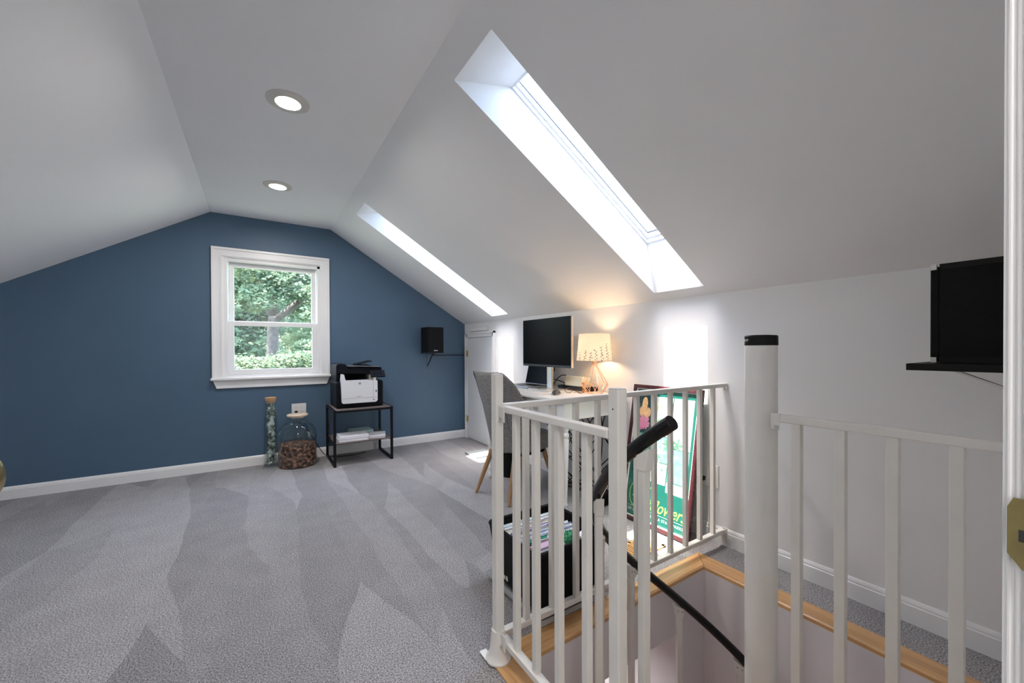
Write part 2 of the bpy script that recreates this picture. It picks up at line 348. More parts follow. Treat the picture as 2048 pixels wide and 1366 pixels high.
# far blue gable wall with window opening
HX0, HX1, HZ0, HZ1 = -0.258, 0.545, 0.83, 1.955
w = MB(); T = 0.14
def gable_z(x): return ZC if CL <= x <= CR else (ZC - (CL - x) * (ZC - ZK) / (CL - XL) if x < CL else ZC - (x - CR) * (ZC - ZK) / (XR - CR))
def wall_strip(mb, x0, x1, z0, z1a, z1b, y0, y1):
    mb.add([(x0, y0, z0), (x1, y0, z0), (x1, y0, z1b), (x0, y0, z1a), (x0, y1, z0), (x1, y1, z0), (x1, y1, z1b), (x0, y1, z1a)],
           [(0, 1, 2, 3), (7, 6, 5, 4), (0, 4, 5, 1), (1, 5, 6, 2), (2, 6, 7, 3), (3, 7, 4, 0)])
wall_strip(w, XL, CL, 0, ZK, ZC, YF, YF + T); wall_strip(w, CL, HX0, 0, ZC, ZC, YF, YF + T)
wall_strip(w, HX0, HX1, 0, HZ0, HZ0, YF, YF + T); wall_strip(w, HX0, HX1, HZ1, ZC, ZC, YF, YF + T)
wall_strip(w, HX1, CR, 0, ZC, ZC, YF, YF + T); wall_strip(w, CR, XR, 0, ZC, ZK, YF, YF + T)
w.build('wall_far', 'blue_wall', kind='structure')
# front gable wall with the doorway the camera stands in
DX0, DX1, DZ = -0.30, 0.55, 2.03
w = MB(); y0, y1 = -0.06, YN
wall_strip(w, XL, CL, 0, ZK, ZC, y0, y1); wall_strip(w, CL, DX0, 0, ZC, ZC, y0, y1); wall_strip(w, DX0, DX1, DZ, ZC, ZC, y0, y1)
wall_strip(w, DX1, CR, 0, ZC, ZC, y0, y1); wall_strip(w, CR, XR, 0, ZC, ZK, y0, y1)
w.build('wall_front', 'white_wall', kind='structure')
bx(XR, XR + 0.1, YN, YF, 0, ZK + 0.02).build('wall_right', 'white_wall', kind='structure')
bx(XL - 0.1, XL, YN, YF, 0, ZK + 0.02).build('wall_left', 'white_wall', kind='structure')
# ceiling: left slope, flat, right slope with two skylight holes
cl = MB()
cl.add([(XL, YN, ZK), (XL, YF, ZK), (CL, YF, ZC), (CL, YN, ZC)], [(3, 2, 1, 0)])
cl.add([(CL, YN, ZC), (CL, YF, ZC), (CR, YF, ZC), (CR, YN, ZC)], [(3, 2, 1, 0)])
SL = V((XR - CR, 0, ZK - ZC)); SLn = V((ZC - ZK, 0, XR - CR)).normalized()
def sp(x, y): return V((x, y, gable_z(x)))
SKY = [(1.28, 1.612), (3.345, 3.675)]; SX0, SX1 = 0.742, 2.121
def quad(mb, x0, x1, y0, y1): mb.add([sp(x0, y0), sp(x0, y1), sp(x1, y1), sp(x1, y0)], [(3, 2, 1, 0)])
quad(cl, CR, SX0, YN, YF); quad(cl, SX1, XR, YN, YF)
ys = [YN, SKY[0][0], SKY[0][1], SKY[1][0], SKY[1][1], YF]
for i in (0, 2, 4): quad(cl, SX0, SX1, ys[i], ys[i + 1])
cl.build('ceiling', 'ceiling', kind='structure')
# roof outside (keeps the sun out around the openings)
FX0, FX1 = 1.040, 2.052
def roofz(x): return gable_z(x) + 0.262
rf = MB()
def rquad(x0, x1, ya, yb): rf.add([(x0, ya, roofz(x0)), (x0, yb, roofz(x0)), (x1, yb, roofz(x1)), (x1, ya, roofz(x1))], [(0, 1, 2, 3)])
n_out = SLn * 0.22
def up_pt(x, y): return V((x, y, gable_z(x))) + n_out
RX = lambda x: x   # x of the frame corners is measured on the frame plane itself
def rp(x, y, off=0.0):
    """point on the plane parallel to the slope, 0.22 m above it, at horizontal x"""
    z = gable_z(CR) + (x - CR) * (ZK - ZC) / (XR - CR) + (0.22 + off) / SLn.z
    return V((x, y, z))
def rq(x0, x1, ya, yb, off=0.02): rf.add([rp(x0, ya, off), rp(x0, yb, off), rp(x1, yb, off), rp(x1, ya, off)], [(0, 1, 2, 3)])
XRG = (CL + CR) / 2
rq(XRG, FX0 + 0.0, -1.8, YF + 0.3); rq(FX1, XR + 0.6, -1.8, YF + 0.3)
yy = [-1.8, SKY[0][0], SKY[0][1], SKY[1][0], SKY[1][1], YF + 0.3]
for i in (0, 2, 4): rq(FX0, FX1, yy[i], yy[i + 1])
pk = rp(XRG, 0, 0.02)
for ya, yb in ((-1.8, YF + 0.3),): rf.add([(XRG, ya, pk.z), (XRG, yb, pk.z), (2 * XRG - XR - 0.6, yb, rp(XR + 0.6, 0, 0.02).z), (2 * XRG - XR - 0.6, ya, rp(XR + 0.6, 0, 0.02).z)], [(3, 2, 1, 0)])
rf.build('roof', 'roofing', kind='structure')
# skylights
for i, (a, b) in enumerate(SKY):
    sw = struct_root('window_%d' % (i + 2), sp(1.4, (a + b) / 2))
    c = [sp(SX0, a), sp(SX0, b), sp(SX1, b), sp(SX1, a)]; t = [rp(FX0, a), rp(FX0, b), rp(FX1, b), rp(FX1, a)]
    mb = MB().add(c + t, [(0, 1, 5, 4), (1, 2, 6, 5), (2, 3, 7, 6), (3, 0, 4, 7)])
    mb.build('reveal', 'reveal', sw)
    # a shadow-gap bead, then the stepped frame, then the sash, then the pane
    def ring(mb, i0, i1, o0, o1):
        A = [rp(FX0 + i0, a + i0, o0), rp(FX0 + i0, b - i0, o0), rp(FX1 - i0, b - i0, o0), rp(FX1 - i0, a + i0, o0)]
        B = [rp(FX0 + i1, a + i1, o1), rp(FX0 + i1, b - i1, o1), rp(FX1 - i1, b - i1, o1), rp(FX1 - i1, a + i1, o1)]
        mb.add(A + B, [(k, (k + 1) % 4, (k + 1) % 4 + 4, k + 4) for k in range(4)])
    m1 = MB(); ring(m1, 0, 0.010, 0, 0); ring(m1, 0.010, 0.010, 0, 0.018); m1.build('frame', 'white_paint', sw)
    m2 = MB(); ring(m2, 0.010, 0.022, 0.018, 0.018); ring(m2, 0.022, 0.022, 0.018, 0.040); m2.build('sash', 'white_paint', sw)
    m3 = MB(); ring(m3, 0.022, 0.024, 0.040, 0.040); ring(m3, 0.024, 0.024, 0.040, 0.046); m3.build('glazing_seal', 'grey_bezel', sw)
    MB().add([rp(FX0 + .022, a + .022, .046), rp(FX0 + .022, b - .022, .046), rp(FX1 - .022, b - .022, .046), rp(FX1 - .022, a + .022, .046)], [(3, 2, 1, 0)]).build('pane', 'sky_pane', sw)
    m4 = MB(); ring(m4, 0.0, 0.0, 0.0, 0.06); m4.build('flashing', 'roofing', sw)
# window 1: double hung sash with casing, stool and apron
win = struct_root('window_1', (0.14, YF, 0.83))
cs = MB(); cw = 0.088
for (i0, i1, d0) in ((0.0, 0.020, 0.026), (0.020, 0.062, 0.018), (0.062, 0.078, 0.022), (0.078, cw, 0.012)):
    xo0, xo1, zo = -0.349 + i0, 0.630 - i0, 2.044 - i0; xi0, xi1, zi = -0.349 + i1, 0.630 - i1, 2.044 - i1
    P = lambda x, y, z: (x, y, z)
    yA = YF - d0
    for poly in ([(xo0, .845), (xi0, .845), (xi0, zi), (xo0, zo)], [(xo0, zo), (xi0, zi), (xi1, zi), (xo1, zo)], [(xi1, .845), (xo1, .845), (xo1, zo), (xi1, zi)]):
        cs.prism(poly, (0, YF, 0), (1, 0, 0), (0, 0, 1), (0, -1, 0), d0)
cs.build('casing', 'trim', win)
bx(-0.360, 0.642, YF - 0.055, YF + 0.02, 0.824, 0.848).build('window_stool', 'trim', win, bevel=0.006)
ap = MB().prism([(-0.345, .824), (0.628, .824), (0.600, .748), (-0.318, .748)], (0, YF, 0), (1, 0, 0), (0, 0, 1), (0, -1, 0), 0.022); ap.build('apron', 'trim', win, bevel=0.004)
jb = MB(); 
jb.box(HX0 - .006, HX0 + .028, YF - .006, YF + T, HZ0 + .015, HZ1 + .006); jb.box(HX1 - .028, HX1 + .006, YF - .003, YF + T, HZ0 + .015, HZ1); jb.box(HX0, HX1, YF - .003, YF + T, HZ1 - .028, HZ1); jb.box(HX0, HX1, YF, YF + T, HZ0 + .0, HZ0 + .035)
jb.build('window_frame', 'trim', win, bevel=0.003)
def sash(x0, x1, z0, z1, yb, st, rb, rt_):
    f = MB(); f.box(x0, x0 + st, yb, yb + .032, z0, z1); f.box(x1 - st, x1, yb, yb + .032, z0, z1); f.box(x0 + st, x1 - st, yb, yb + .032, z0, z0 + rb); f.box(x0 + st, x1 - st, yb, yb + .032, z1 - rt_, z1)
    o = f.build('sash', 'trim', win, bevel=0.003)
    bx(x0 + st - .004, x1 - st + .004, yb + .014, yb + .018, z0 + rb - .004, z1 - rt_ + .004).build('pane', 'pane', o)
sash(HX0 + .028, HX1 - .028, 0.866, 1.372, YF + 0.028, .046, .052, .042)
sash(HX0 + .034, HX1 - .034, 1.338, 1.925, YF + 0.066, .040, .040, .038)
# hall behind the camera
h = MB(); h.box(-0.75, -0.6, -1.6, -0.06, 0, 2.4); h.box(1.2, 1.35, -1.6, -0.06, 0, 2.4); h.box(-0.75, 1.35, -1.75, -1.6, 0, 2.4)
h.build('wall_back', 'white_wall', kind='structure')
bx(-0.75, 1.35, -1.75, -0.06, 2.4, 2.44).build('ceiling_hall', 'ceiling', kind='structure')
# shaft walls and the storey below
s = MB(); ZD = -2.5
s.box(WX1, WX1 + .08, YN, WY1 + 0.08, ZD, -0.012)
s.box(1.643, WX1, WY1, WY1 + .08, ZD, -0.012); s.box(WX0 - .08, 1.643, WY1, WY1 + .08, -0.245, -0.012)
s.box(WX0 - .08, WX1, OY0 - .08, OY0 - 0.001, ZD, -0.06); s.box(WX0 - .08, WX0, OY0, WY1, -0.245, -0.012)
s.build('wall_stairwell', 'shaft_wall', kind='structure')
s = MB(); s.box(-0.6, 1.643, 3.0, 3.1, ZD, -0.245); s.box(-0.7, -0.6, YN, 3.1, ZD, -0.245); s.box(1.643, 1.72, WY1 + .08, 3.1, ZD, -0.245); s.box(-.7, WX0 - .08, OY0 - .08, OY0, ZD, -.245)
s.build('wall_downstairs', 'shaft_wall', kind='structure')
s = MB(); s.box(-0.7, 1.72, WY1 + .08, 3.1, -0.245, -0.235); s.box(-0.7, WX0 - .08, OY0 - .08, WY1 + .08, -0.245, -0.235)
s.build('ceiling_downstairs', 'shaft_wall', kind='structure')
bx(-0.7, WX1 + .1, YN - .1, 3.1, ZD - .05, ZD).build('floor_downstairs', 'lower_floor', kind='structure')
# oak nosing round the opening
def nosing(name, poly, m):
    # poly: 4 pts (outer a, outer b, inner b, inner a); rounded inner edge
    oa, ob, ib, ia = [V((*p, 0)) for p in poly]; mb = MB(); prof = [(0, -.02), (0, .006), (.90, .006), (.97, .001), (1.0, -.010), (.98, -.022), (.90, -.026), (.0, -.026)]
    vs = []
    for t, z in prof: vs += [oa.lerp(ia, t) + V((0, 0, z)), ob.lerp(ib, t) + V((0, 0, z))]
    k = len(prof); fs = [(2 * i, 2 * i + 1, 2 * ((i + 1) % k) + 1, 2 * ((i + 1) % k)) for i in range(k)]
    fs += [tuple(2 * i for i in range(k)), tuple(2 * i + 1 for i in range(k))[::-1]]
    mb.add(vs, fs).build(name, m, kind='structure', smooth='auto')
g = .0012
nosing('trim_1', [(OX0 + g, OY1), (OX1 - g, OY1), (WX1 - g, WY1), (WX0 + g, WY1)], 'oak_x')
nosing('trim_2', [(OX1, OY1 - g), (OX1, OY0), (WX1, OY0), (WX1, WY1 - g)], 'oak_y')
nosing('trim_3', [(OX0, OY1 - g), (OX0, OY0), (WX0, OY0), (WX0, WY1 - g)], 'oak_y')
# baseboards: plain board with a moulded top bead
def base(name, p0, p1, n):
    p0, p1, n = V(p0), V(p1), V(n); a = (p1 - p0); L = a.length; a.normalize()
    mb = MB(); prof = [(0, 0), (.015, 0), (.015, .070), (.011, .073), (.011, .080), (.007, .088), (.003, .093), (0, .093)]
    mb.prism(prof, p0, n, (0, 0, 1), a, L).build(name, 'trim', kind='structure')
base('baseboard_far', (XL, YF, 0), (XR, YF, 0), (0, -1, 0))
base('baseboard_right', (XR, 3.715, 0), (XR, YN, 0), (-1, 0, 0))
base('baseboard_left', (XL, YN, 0), (XL, YF, 0), (1, 0, 0))
base('baseboard_front', (DX0 - .09, YN, 0), (XL, YN, 0), (0, 1, 0))
# doorway jambs, stops and casing where the camera stands
jm = MB(); jm.box(DX1, DX1 + .018, -0.075, YN + .0005, 0, DZ)
jm.tube([(DX1 + .0005, .024, 0), (DX1 + .0005, .024, DZ)], 0.0042, 8)
jm.build('trim_4', 'trim', kind='structure')
jm = MB(); jm.box(DX1 + .003, DX1 + .075, YN + .0008, YN + .0125, 0, DZ + .07)
for y_ in (.0478, .0530): jm.tube([(DX1 + .0034, y_, 0), (DX1 + .0034, y_, DZ)], .0019, 10)
jm.box(DX1 + .02, DX1 + .05, YN + .001, YN + .003, 0, .1); jm.box(DX0 - .075, DX1 + .075, YN + .0005, YN + .013, DZ, DZ + .07); jm.box(DX0 - .075, DX0 - .006, YN + .0005, YN + .013, 0, DZ)
jm.box(DX0 - .018, DX0 + .002, -.075, YN + .004, 0, DZ); jm.build('trim_5', 'trim', kind='structure')
sk = MB(); k = [(-.012, -.024), (.0, -.029), (.030, -.029), (.030, .029), (.0, .029), (-.012, .022)]
st = thing('strike_plate', 'brass strike plate let into the white door jamb at the right edge', 'strike plate', (DX1, 0.04, 0.94))
sk.prism([(0.0532, .022), (0.050, .030), (0.0, .030), (0.0, -.030), (0.045, -.030), (0.0532, -.018)], (DX1 - .0055, 0, .94), (0, 1, 0), (0, 0, 1), (1, 0, 0), .0035).build('plate', 'brass_old', st)
bx(DX1 - .0062, DX1 - .0050, 0.020, 0.047, 0.934, 0.944).build('latch_slot', 'dark_slot', st)
# the open door with its brass knob
dr = struct_root('door_1', (-0.347, 0.07, 0))
bx(-0.365, -0.330, 0.075, 0.845, 0.012, 2.02).build('door_panel', 'door_paint', dr, bevel=0.002)
kn = MB(); 
def xl(mb, prof, c, seg=24):
    vs = []; fs = []
    for r, x in prof:
        for k in range(seg): vs.append((c[0] + x, c[1] + r * cos(2 * pi * k / seg), c[2] + r * sin(2 * pi * k / seg)))
    for i in range(len(prof) - 1):
        for k in range(seg): fs.append((i * seg + k, (i + 1) * seg + k, (i + 1) * seg + (k + 1) % seg, i * seg + (k + 1) % seg))
    fs += [tuple(range(seg)), tuple((len(prof) - 1) * seg + k for k in range(seg))[::-1]]
    return mb.add(vs, fs)
xl(kn, [(.032, 0), (.031, .006), (.012, .009), (.011, .026), (.022, .036), (.027, .046), (.026, .056), (.018, .0605), (.003, .062)], (-.339, .775, .938)).build('door_knob', 'brass', dr, smooth='auto')

# access door in the knee wall
d2 = struct_root('door_2', (XR, 4.14, 0))
bx(XR - .012, XR - .001, 3.776, 4.376, 0.012, 1.238).build('door_panel', 'door_paint', d2, bevel=.002)
for z in (1.045, 0.245):
    hg = MB().tube([(XR - .024, 4.381, z - .038), (XR - .024, 4.381, z + .038)], .006, 8); hg.box(XR - .020, XR - .012, 4.362, 4.400, z - .036, z + .036); hg.build('hinge', 'brass', d2)
cs = MB()
for (u0, u1, d) in ((0, .018, .024), (.018, .046, .017), (.046, .056, .020)):
    cs.box(XR - d, XR - .0005, 3.716 + u0, 3.716 + u1, 0, 1.300 - u0)
    cs.box(XR - d, XR - .0005, 4.438 - u1, 4.438 - u0, 0, 1.300 - u0)
    cs.box(XR - d, XR - .0005, 3.716 + u0, 4.438 - u0, 1.300 - u1, 1.300 - u0)
cs.build('casing', 'trim', d2)

# ---------------------------------------------------------------- guard railing round the stair opening
PS = .016
gr = thing('guard_railing', 'cream guard railing with two taller posts on the left and far side of the stairwell', 'railing', (.709, 1.19, 0))
def post(mb, x, y, z0, z1, h=PS):
    return mb.box(x - h, x + h, y - h, y + h, z0, z1)
p = post(MB(), .709, 1.193, .02, 1.012).build('post', 'rail', gr, bevel=.003)
MB().add([(.709 - PS, 1.193 - PS, 1.0125), (.709 + PS, 1.193 - PS, 1.0125), (.709 + PS, 1.193 + PS, 1.0125), (.709 - PS, 1.193 + PS, 1.0125), (.709, 1.193, 1.015)], [(0, 1, 4), (1, 2, 4), (2, 3, 4), (3, 0, 4), (3, 2, 1, 0)]).build('post_cap', 'rail', p)
MB().lathe([(.045, .0065), (.045, .012), (.036, .022), (.031, .040), (.026, .085), (.0235, .110)], (.709, 1.193, 0), 28).build('post_base', 'rail', gr, smooth='auto')
bx(.664, .690, 1.205, 1.250, .006, .011).build('floor_flange', 'white_paint', gr)
p2 = post(MB(), .729, .659, -.02, 1.004).build('post', 'rail', gr, bevel=.003)
MB().add([(.729 - PS, .659 - PS, 1.0045), (.729 + PS, .659 - PS, 1.0045), (.729 + PS, .659 + PS, 1.0045), (.729 - PS, .659 + PS, 1.0045), (.729, .659, 1.0065)], [(0, 1, 4), (1, 2, 4), (2, 3, 4), (3, 0, 4), (3, 2, 1, 0)]).build('post_cap', 'rail', p2)
MB().tube([(.729 - PS - .0004, .659, .955), (.729 - PS + .004, .659, .955)], .0022, 8).build('screw_hole', 'dark_slot', p2)
RH, RW = .011, .014
bx(.727, 2.176, 1.2 - RW, 1.2 + RW, .905 - 2 * RH, .905).build('top_rail', 'rail', gr, bevel=.003)
bx(.727, 2.166, 1.2 - RW, 1.2 + RW, .095 - 2 * RH, .095).build('bottom_rail', 'rail', gr, bevel=.003)
bal = None
for k in range(11):
    x = .835 + .1236 * k
    if bal is None:
        bal = post(MB(), x, 1.2, .094, .884, .0105).build('baluster', 'rail', gr, bevel=.0015); bx0 = x
    else:
        b = bal.copy(); COL.objects.link(b); b.location.x += x - bx0
for z0 in (.868, .062):
    o = MB(); o.box(2.150, 2.187, 1.186 - .004, 1.186, z0, z0 + .036); o.box(2.184, 2.189, 1.186, 1.212, z0, z0 + .036); o.build('wall_bracket', 'rail', gr, bevel=.001)
    MB().tube([(2.166, 1.181, z0 + .014), (2.166, 1.174, z0 + .014)], .0055, 6).build('bolt', 'silver', gr)
o = MB(); o.box(2.172, 2.188, 1.180, 1.225, .02, .062); o.build('wall_bracket', 'rail', gr)
# left side, running back towards the doorway
bx(.722 - RW, .722 + RW, .675, 1.177, .903 - 2 * RH, .903).build('top_rail', 'rail', gr, bevel=.003)
bx(.722 - RW, .722 + RW, .675, 1.177, .092 - 2 * RH, .092).build('bottom_rail', 'rail', gr, bevel=.003)
for y in (1.098, .988, .876, .762):
    post(MB(), .726, y, .091, .882, .0105).build('baluster', 'rail', gr, bevel=.0015)
for z0 in (.848, .058):
    bx(.704, .708, 1.142, 1.180, z0, z0 + .052).build('bracket', 'rail', gr, bevel=.001)
    MB().tube([(.705, 1.158, z0 + .012), (.699, 1.158, z0 + .012)], .006, 6).build('bolt', 'silver', gr)
# ---------------------------------------------------------------- spiral staircase
CX, CY, PR = 1.325, .612, .0445
sc_ = thing('spiral_staircase', 'cream centre pole with black cap and black handrail winding down the stair opening', 'staircase', (CX, CY, -2.5))
MB().lathe([(PR, -2.5), (PR, 1.112)], (CX, CY, 0), 40).build('centre_pole', 'pole', sc_, smooth='auto')
cp = MB().lathe([(PR + .0012, 1.108), (PR + .0012, 1.136), (PR - .002, 1.1395), (PR * .5, 1.141), (.001, 1.1412)], (CX, CY, 0), 40).build('pole_cap', 'black_plastic', sc_, smooth='auto')
cam_az = math.atan2(-CY, -CX)        # direction from the pole towards the doorway
def cyl_text(co):
    a = cam_az + co.x / PR; r = PR + .0017 + co.z
    return V((CX + r * cos(a), CY + r * sin(a), 1.1205 + co.y))
tm = text_mb('THE IRON SHOP', .0105, lambda co: cyl_text(V((co.x - .1165, co.y, co.z))), spacing=1.05, offset=.0002)
tm.build('lettering', 'white_ink', cp)
HR = .512
def hz(th): return .907 - .00784 * (180 - th) - .013 * max(0, (th - 163) / 18) ** 1.5
def hp(th, dz=0, r=HR): return V((CX + r * cos(radians(th)), CY + r * sin(radians(th)), hz(th) + dz))
pts = [hp(t) for t in [181 - 3 * i for i in range(96)]]
MB().tube(pts, .0175, 16).build('handrail', 'black_vinyl', sc_, smooth='auto')
MB().tube([hp(184.8), hp(181)], .0185, 18).build('handrail_end_cap', 'black_vinyl', sc_, smooth='auto', bevel=.002)
for th in [175.5 - 28.4 * i for i in range(9)]:
    b = hp(th, 0, HR - .002); bz = b.z - .045; h = .011
    x, y = b.x, b.y; e = V((cos(radians(th)), sin(radians(th)), 0)); t = V((-e.y, e.x, 0))
    z0 = b.z - 1.0
    o = MB().obox((x, y, (z0 + bz) / 2), e, t, (0, 0, 1), h, h, (bz - z0) / 2).build('baluster', 'rail', sc_, bevel=.0015)
    bk = MB(); c = V((x, y, bz - .002)); sl = V((t.x, t.y, 0)); sgn = 1
    bk.prism([(-.015, -.024), (.015, -.024), (.022, .012), (.026, .036), (-.014, .012), (-.018, -.004)], c - e * .013, t, (0, 0, 1), e, .026)
    bk.build('handrail_bracket', 'rail', o, bevel=.002)
    for q in (-.008, .010): MB().tube([c + t * q - e * .0128 + V((0, 0, .004 + q * .3)), c + t * q - e * .0145 + V((0, 0, .004 + q * .3))], .0028, 6).build('screw', 'grey_ink', o)
for i in range(10):                                           # treads below the landing, top ones only
    a0, a1 = radians(178 - 28.4 * i), radians(178 - 28.4 * (i + 1)); z = -.222 * (i + 1); n = 5
    poly = [(CX + .05 * cos(a0), CY + .05 * sin(a0))] + [(CX + .505 * cos(a0 + (a1 - a0) * k / n), CY + .505 * sin(a0 + (a1 - a0) * k / n)) for k in range(n + 1)] + [(CX + .05 * cos(a1), CY + .05 * sin(a1))]
    MB().prism(poly, (0, 0, z - .03), (1, 0, 0), (0, 1, 0), (0, 0, 1), .03).build('tread', 'oak_x', sc_)
bx(WX0 + .001, CX, OY0 + .001, CY, -.03, -.002).build('landing', 'oak_y', sc_)
# rail on the far side of the landing, fixed to the pole
lr = thing('landing_railing', 'cream landing railing running from the centre pole towards the doorway at the right', 'railing', (1.29, .33, 0))
bx(1.29 - RW, 1.29 + RW, .062, .560, .905 - 2 * RH, .905).build('top_rail', 'rail', lr, bevel=.003)
bx(1.29 - RW, 1.29 + RW, .062, .560, .085 - 2 * RH, .085).build('bottom_rail', 'rail', lr, bevel=.003)
for k, y in enumerate((.500, .400, .298, .194)):
    post(MB(), 1.290, y, .084, .884, .0115).build('baluster', 'rail', lr, bevel=.0015)
for z0 in (.861, .045):
    bx(1.2740, 1.2765, .538, .562, z0, z0 + .047).build('bracket', 'rail', lr, bevel=.001)
    MB().tube([(1.276, .546, z0 + .008), (1.268, .546, z0 + .008)], .0055, 6).build('bolt', 'silver', lr)
bx(1.284, 1.296, .075, .085, -.03, .085).build('foot', 'rail', lr)

# ---------------------------------------------------------------- far wall: outlet, jars, stand, printer, speaker
t = thing('wall_outlet', 'white double outlet plate on the blue wall above the coin jar', 'outlet', (.343, YF, .50))
bx(.279, .408, YF - .006, YF, .438, .562).build('plate', 'plate', t, bevel=.002)
for cx in (.318, .370):
    for cz in (.481, .520):
        f = bx(cx - .013, cx + .013, YF - .0075, YF - .005, cz - .015, cz + .015).build('socket', 'plate', t, bevel=.001)
        sl = MB().box(cx - .007, cx - .005, YF - .0082, YF - .007, cz - .001, cz + .008); sl.box(cx + .005, cx + .007, YF - .0082, YF - .007, cz - .001, cz + .008); sl.box(cx - .002, cx + .002, YF - .0082, YF - .007, cz - .009, cz - .005); sl.build('slot', 'dark_slot', f)
cd = bx(.305, .331, YF - .034, YF - .0085, .470, .492).build('electric_cable', 'black_plastic', bevel=.003, label='black power cord running from behind the coin jar to under the printer stand', cat='cord')
cdp = [(.318, YF - .030, .475), (.330, YF - .035, .40), (.42, YF - .03, .28), (.50, YF - .025, .14), (.56, YF - .06, .04), (.62, YF - .12, .012), (.74, YF - .16, .009), (.88, YF - .15, .010), (.96, YF - .12, .010)]
def smooth_path(P, n=6):
    P = [V(p) for p in P]; out = []
    for i in range(len(P) - 1):
        a, b, c, d = P[max(i - 1, 0)], P[i], P[i + 1], P[min(i + 2, len(P) - 1)]
        for k in range(n):
            u = k / n; out.append(.5 * ((2 * b) + (c - a) * u + (2 * a - 5 * b + 4 * c - d) * u * u + (3 * b - a - 3 * c + d) * u ** 3))
    return out + [P[-1]]
WL['electric_cable'] = cd.location.copy()
MB().tube(smooth_path(cdp), .0035, 8).build('cable', 'black_plastic', cd, smooth=True)

jx, jy = .315, 4.272
t = thing('glass_jar', 'wide clear glass jar with a pale wooden lid, part filled with pennies, on the carpet', 'jar', (jx, jy, 0))
gp = [(.150, .003), (.160, .010), (.163, .03), (.163, .27), (.160, .31), (.148, .352), (.122, .390), (.088, .416), (.066, .430), (.060, .445), (.062, .462), (.066, .466)]
inner = [(r - .004, z + (.004 if i < 2 else 0)) for i, (r, z) in enumerate(gp)][::-1]
MB().lathe(gp + inner, (jx, jy, 0), 48, cap=False).build('jar_body', 'jar_glass', t, smooth='auto')
MB().lathe([(.055, .450), (.057, .466), (.086, .4665), (.091, .472), (.091, .482), (.087, .487), (.001, .4885)], (jx, jy, 0), 40).build('lid', 'lid_wood', t, smooth='auto')
rnd = random.Random(3)
cm = MB().lathe([(.138, .010), (.1545, .016), (.1550, .195), (.146, .203), (.10, .213), (.05, .219), (.001, .221)], (jx, jy, 0), 40)
def coin(mb, c, n, r=.0095):
    n = V(n).normalized(); a = n.orthogonal().normalized(); b = n.cross(a); c = V(c); k = 8
    mb.add([c + (a * cos(2 * pi * i / k) + b * sin(2 * pi * i / k)) * r + n * .0016 for i in range(k)] + [c + (a * cos(2 * pi * i / k) + b * sin(2 * pi * i / k)) * r for i in range(k)],
           [tuple(range(k))] + [(i, (i + 1) % k, (i + 1) % k + k, i + k) for i in range(k)])
for _ in range(2600):
    a = rnd.uniform(0, 2 * pi); z = rnd.uniform(.014, .200)
    coin(cm, (jx + .1550 * cos(a), jy + .1550 * sin(a), z), (cos(a) + rnd.gauss(0, .25), sin(a) + rnd.gauss(0, .25), rnd.gauss(0, .45)))
for _ in range(900):
    a = rnd.uniform(0, 2 * pi); r = .150 * math.sqrt(rnd.random())
    coin(cm, (jx + r * cos(a), jy + r * sin(a), .222 - .02 * (r / .15) ** 1.6), (rnd.gauss(0, .35), rnd.gauss(0, .35), 1))
cm.build('pennies', 'coins', label='heap of copper pennies filling the lower part of the wide jar', kind='stuff', cat='coins')
tx, ty = .100, 4.345
t = thing('glass_jar', 'tall narrow glass cylinder jar with a cork stopper, stuffed with folded banknotes', 'jar', (tx, ty, 0))
gp = [(.074, .003), (.076, .012), (.066, .030), (.052, .060), (.0475, .10), (.0475, .60), (.050, .618), (.056, .622), (.050, .628)]
MB().lathe(gp + [(r - .003, z) for r, z in gp][::-1], (tx, ty, 0), 36, cap=False).build('jar_body', 'jar_glass', t, smooth='auto')
MB().lathe([(.040, .600), (.045, .632), (.049, .650), (.047, .655), (.001, .656)], (tx, ty, 0), 28).build('cork', 'cork', t, smooth='auto')
bm = MB()
for i in range(95):
    a = rnd.uniform(0, 2 * pi); z = rnd.uniform(.05, .585); r = rnd.uniform(.005, .024)
    n = V((cos(a), sin(a), rnd.gauss(0, .25))).normalized(); s_ = n.cross(V((0, 0, 1))).normalized(); u = n.cross(s_)
    ro = rnd.uniform(-.7, .7); s2 = s_ * cos(ro) + u * sin(ro); u3 = -s_ * sin(ro) + u * cos(ro)
    c = V((tx, ty, 0)) + V((cos(a) * r, sin(a) * r, z))
    bm.obox(c, s2, u3, n, rnd.uniform(.016, .028), rnd.uniform(.014, .030), .0012)
bm.build('banknotes', 'bills', label='folded green banknotes packed inside the tall corked jar', kind='stuff', cat='banknotes')

SX_0, SX_1, SY0, SY1, SH = .585, 1.135, 3.955, 4.440, .535
t = thing('printer_stand', 'black metal side table with grey-brown boards beside the window', 'table', ((SX_0 + SX_1) / 2, (SY0 + SY1) / 2, 0))
w_ = .022
for x in (SX_0, SX_1 - w_):
    for y in (SY0, SY1 - w_): bx(x, x + w_, y, y + w_, 0.004, SH).build('leg', 'black_metal', t, bevel=.0015)
    bx(x, x + w_, SY0 + w_, SY1 - w_, .004, .004 + w_).build('foot_bar', 'black_metal', t, bevel=.0015)
    bx(x, x + w_, SY0 + w_, SY1 - w_, SH - w_, SH).build('side_bar', 'black_metal', t, bevel=.0015)
    bx(x + .004, x + w_ - .004, SY0 + w_, SY1 - w_, .195, .212).build('side_bar', 'black_metal', t)
for y in (SY0, SY1 - w_): bx(SX_0 + w_, SX_1 - w_, y, y + w_, SH - .028, SH - .008).build('cross_bar', 'black_metal', t, bevel=.0015)
bx(SX_0 + w_, SX_1 - w_, SY0 + .002, SY1 - .002, SH - .008, SH + .001).build('top_board', 'shelf_board', t, bevel=.001)
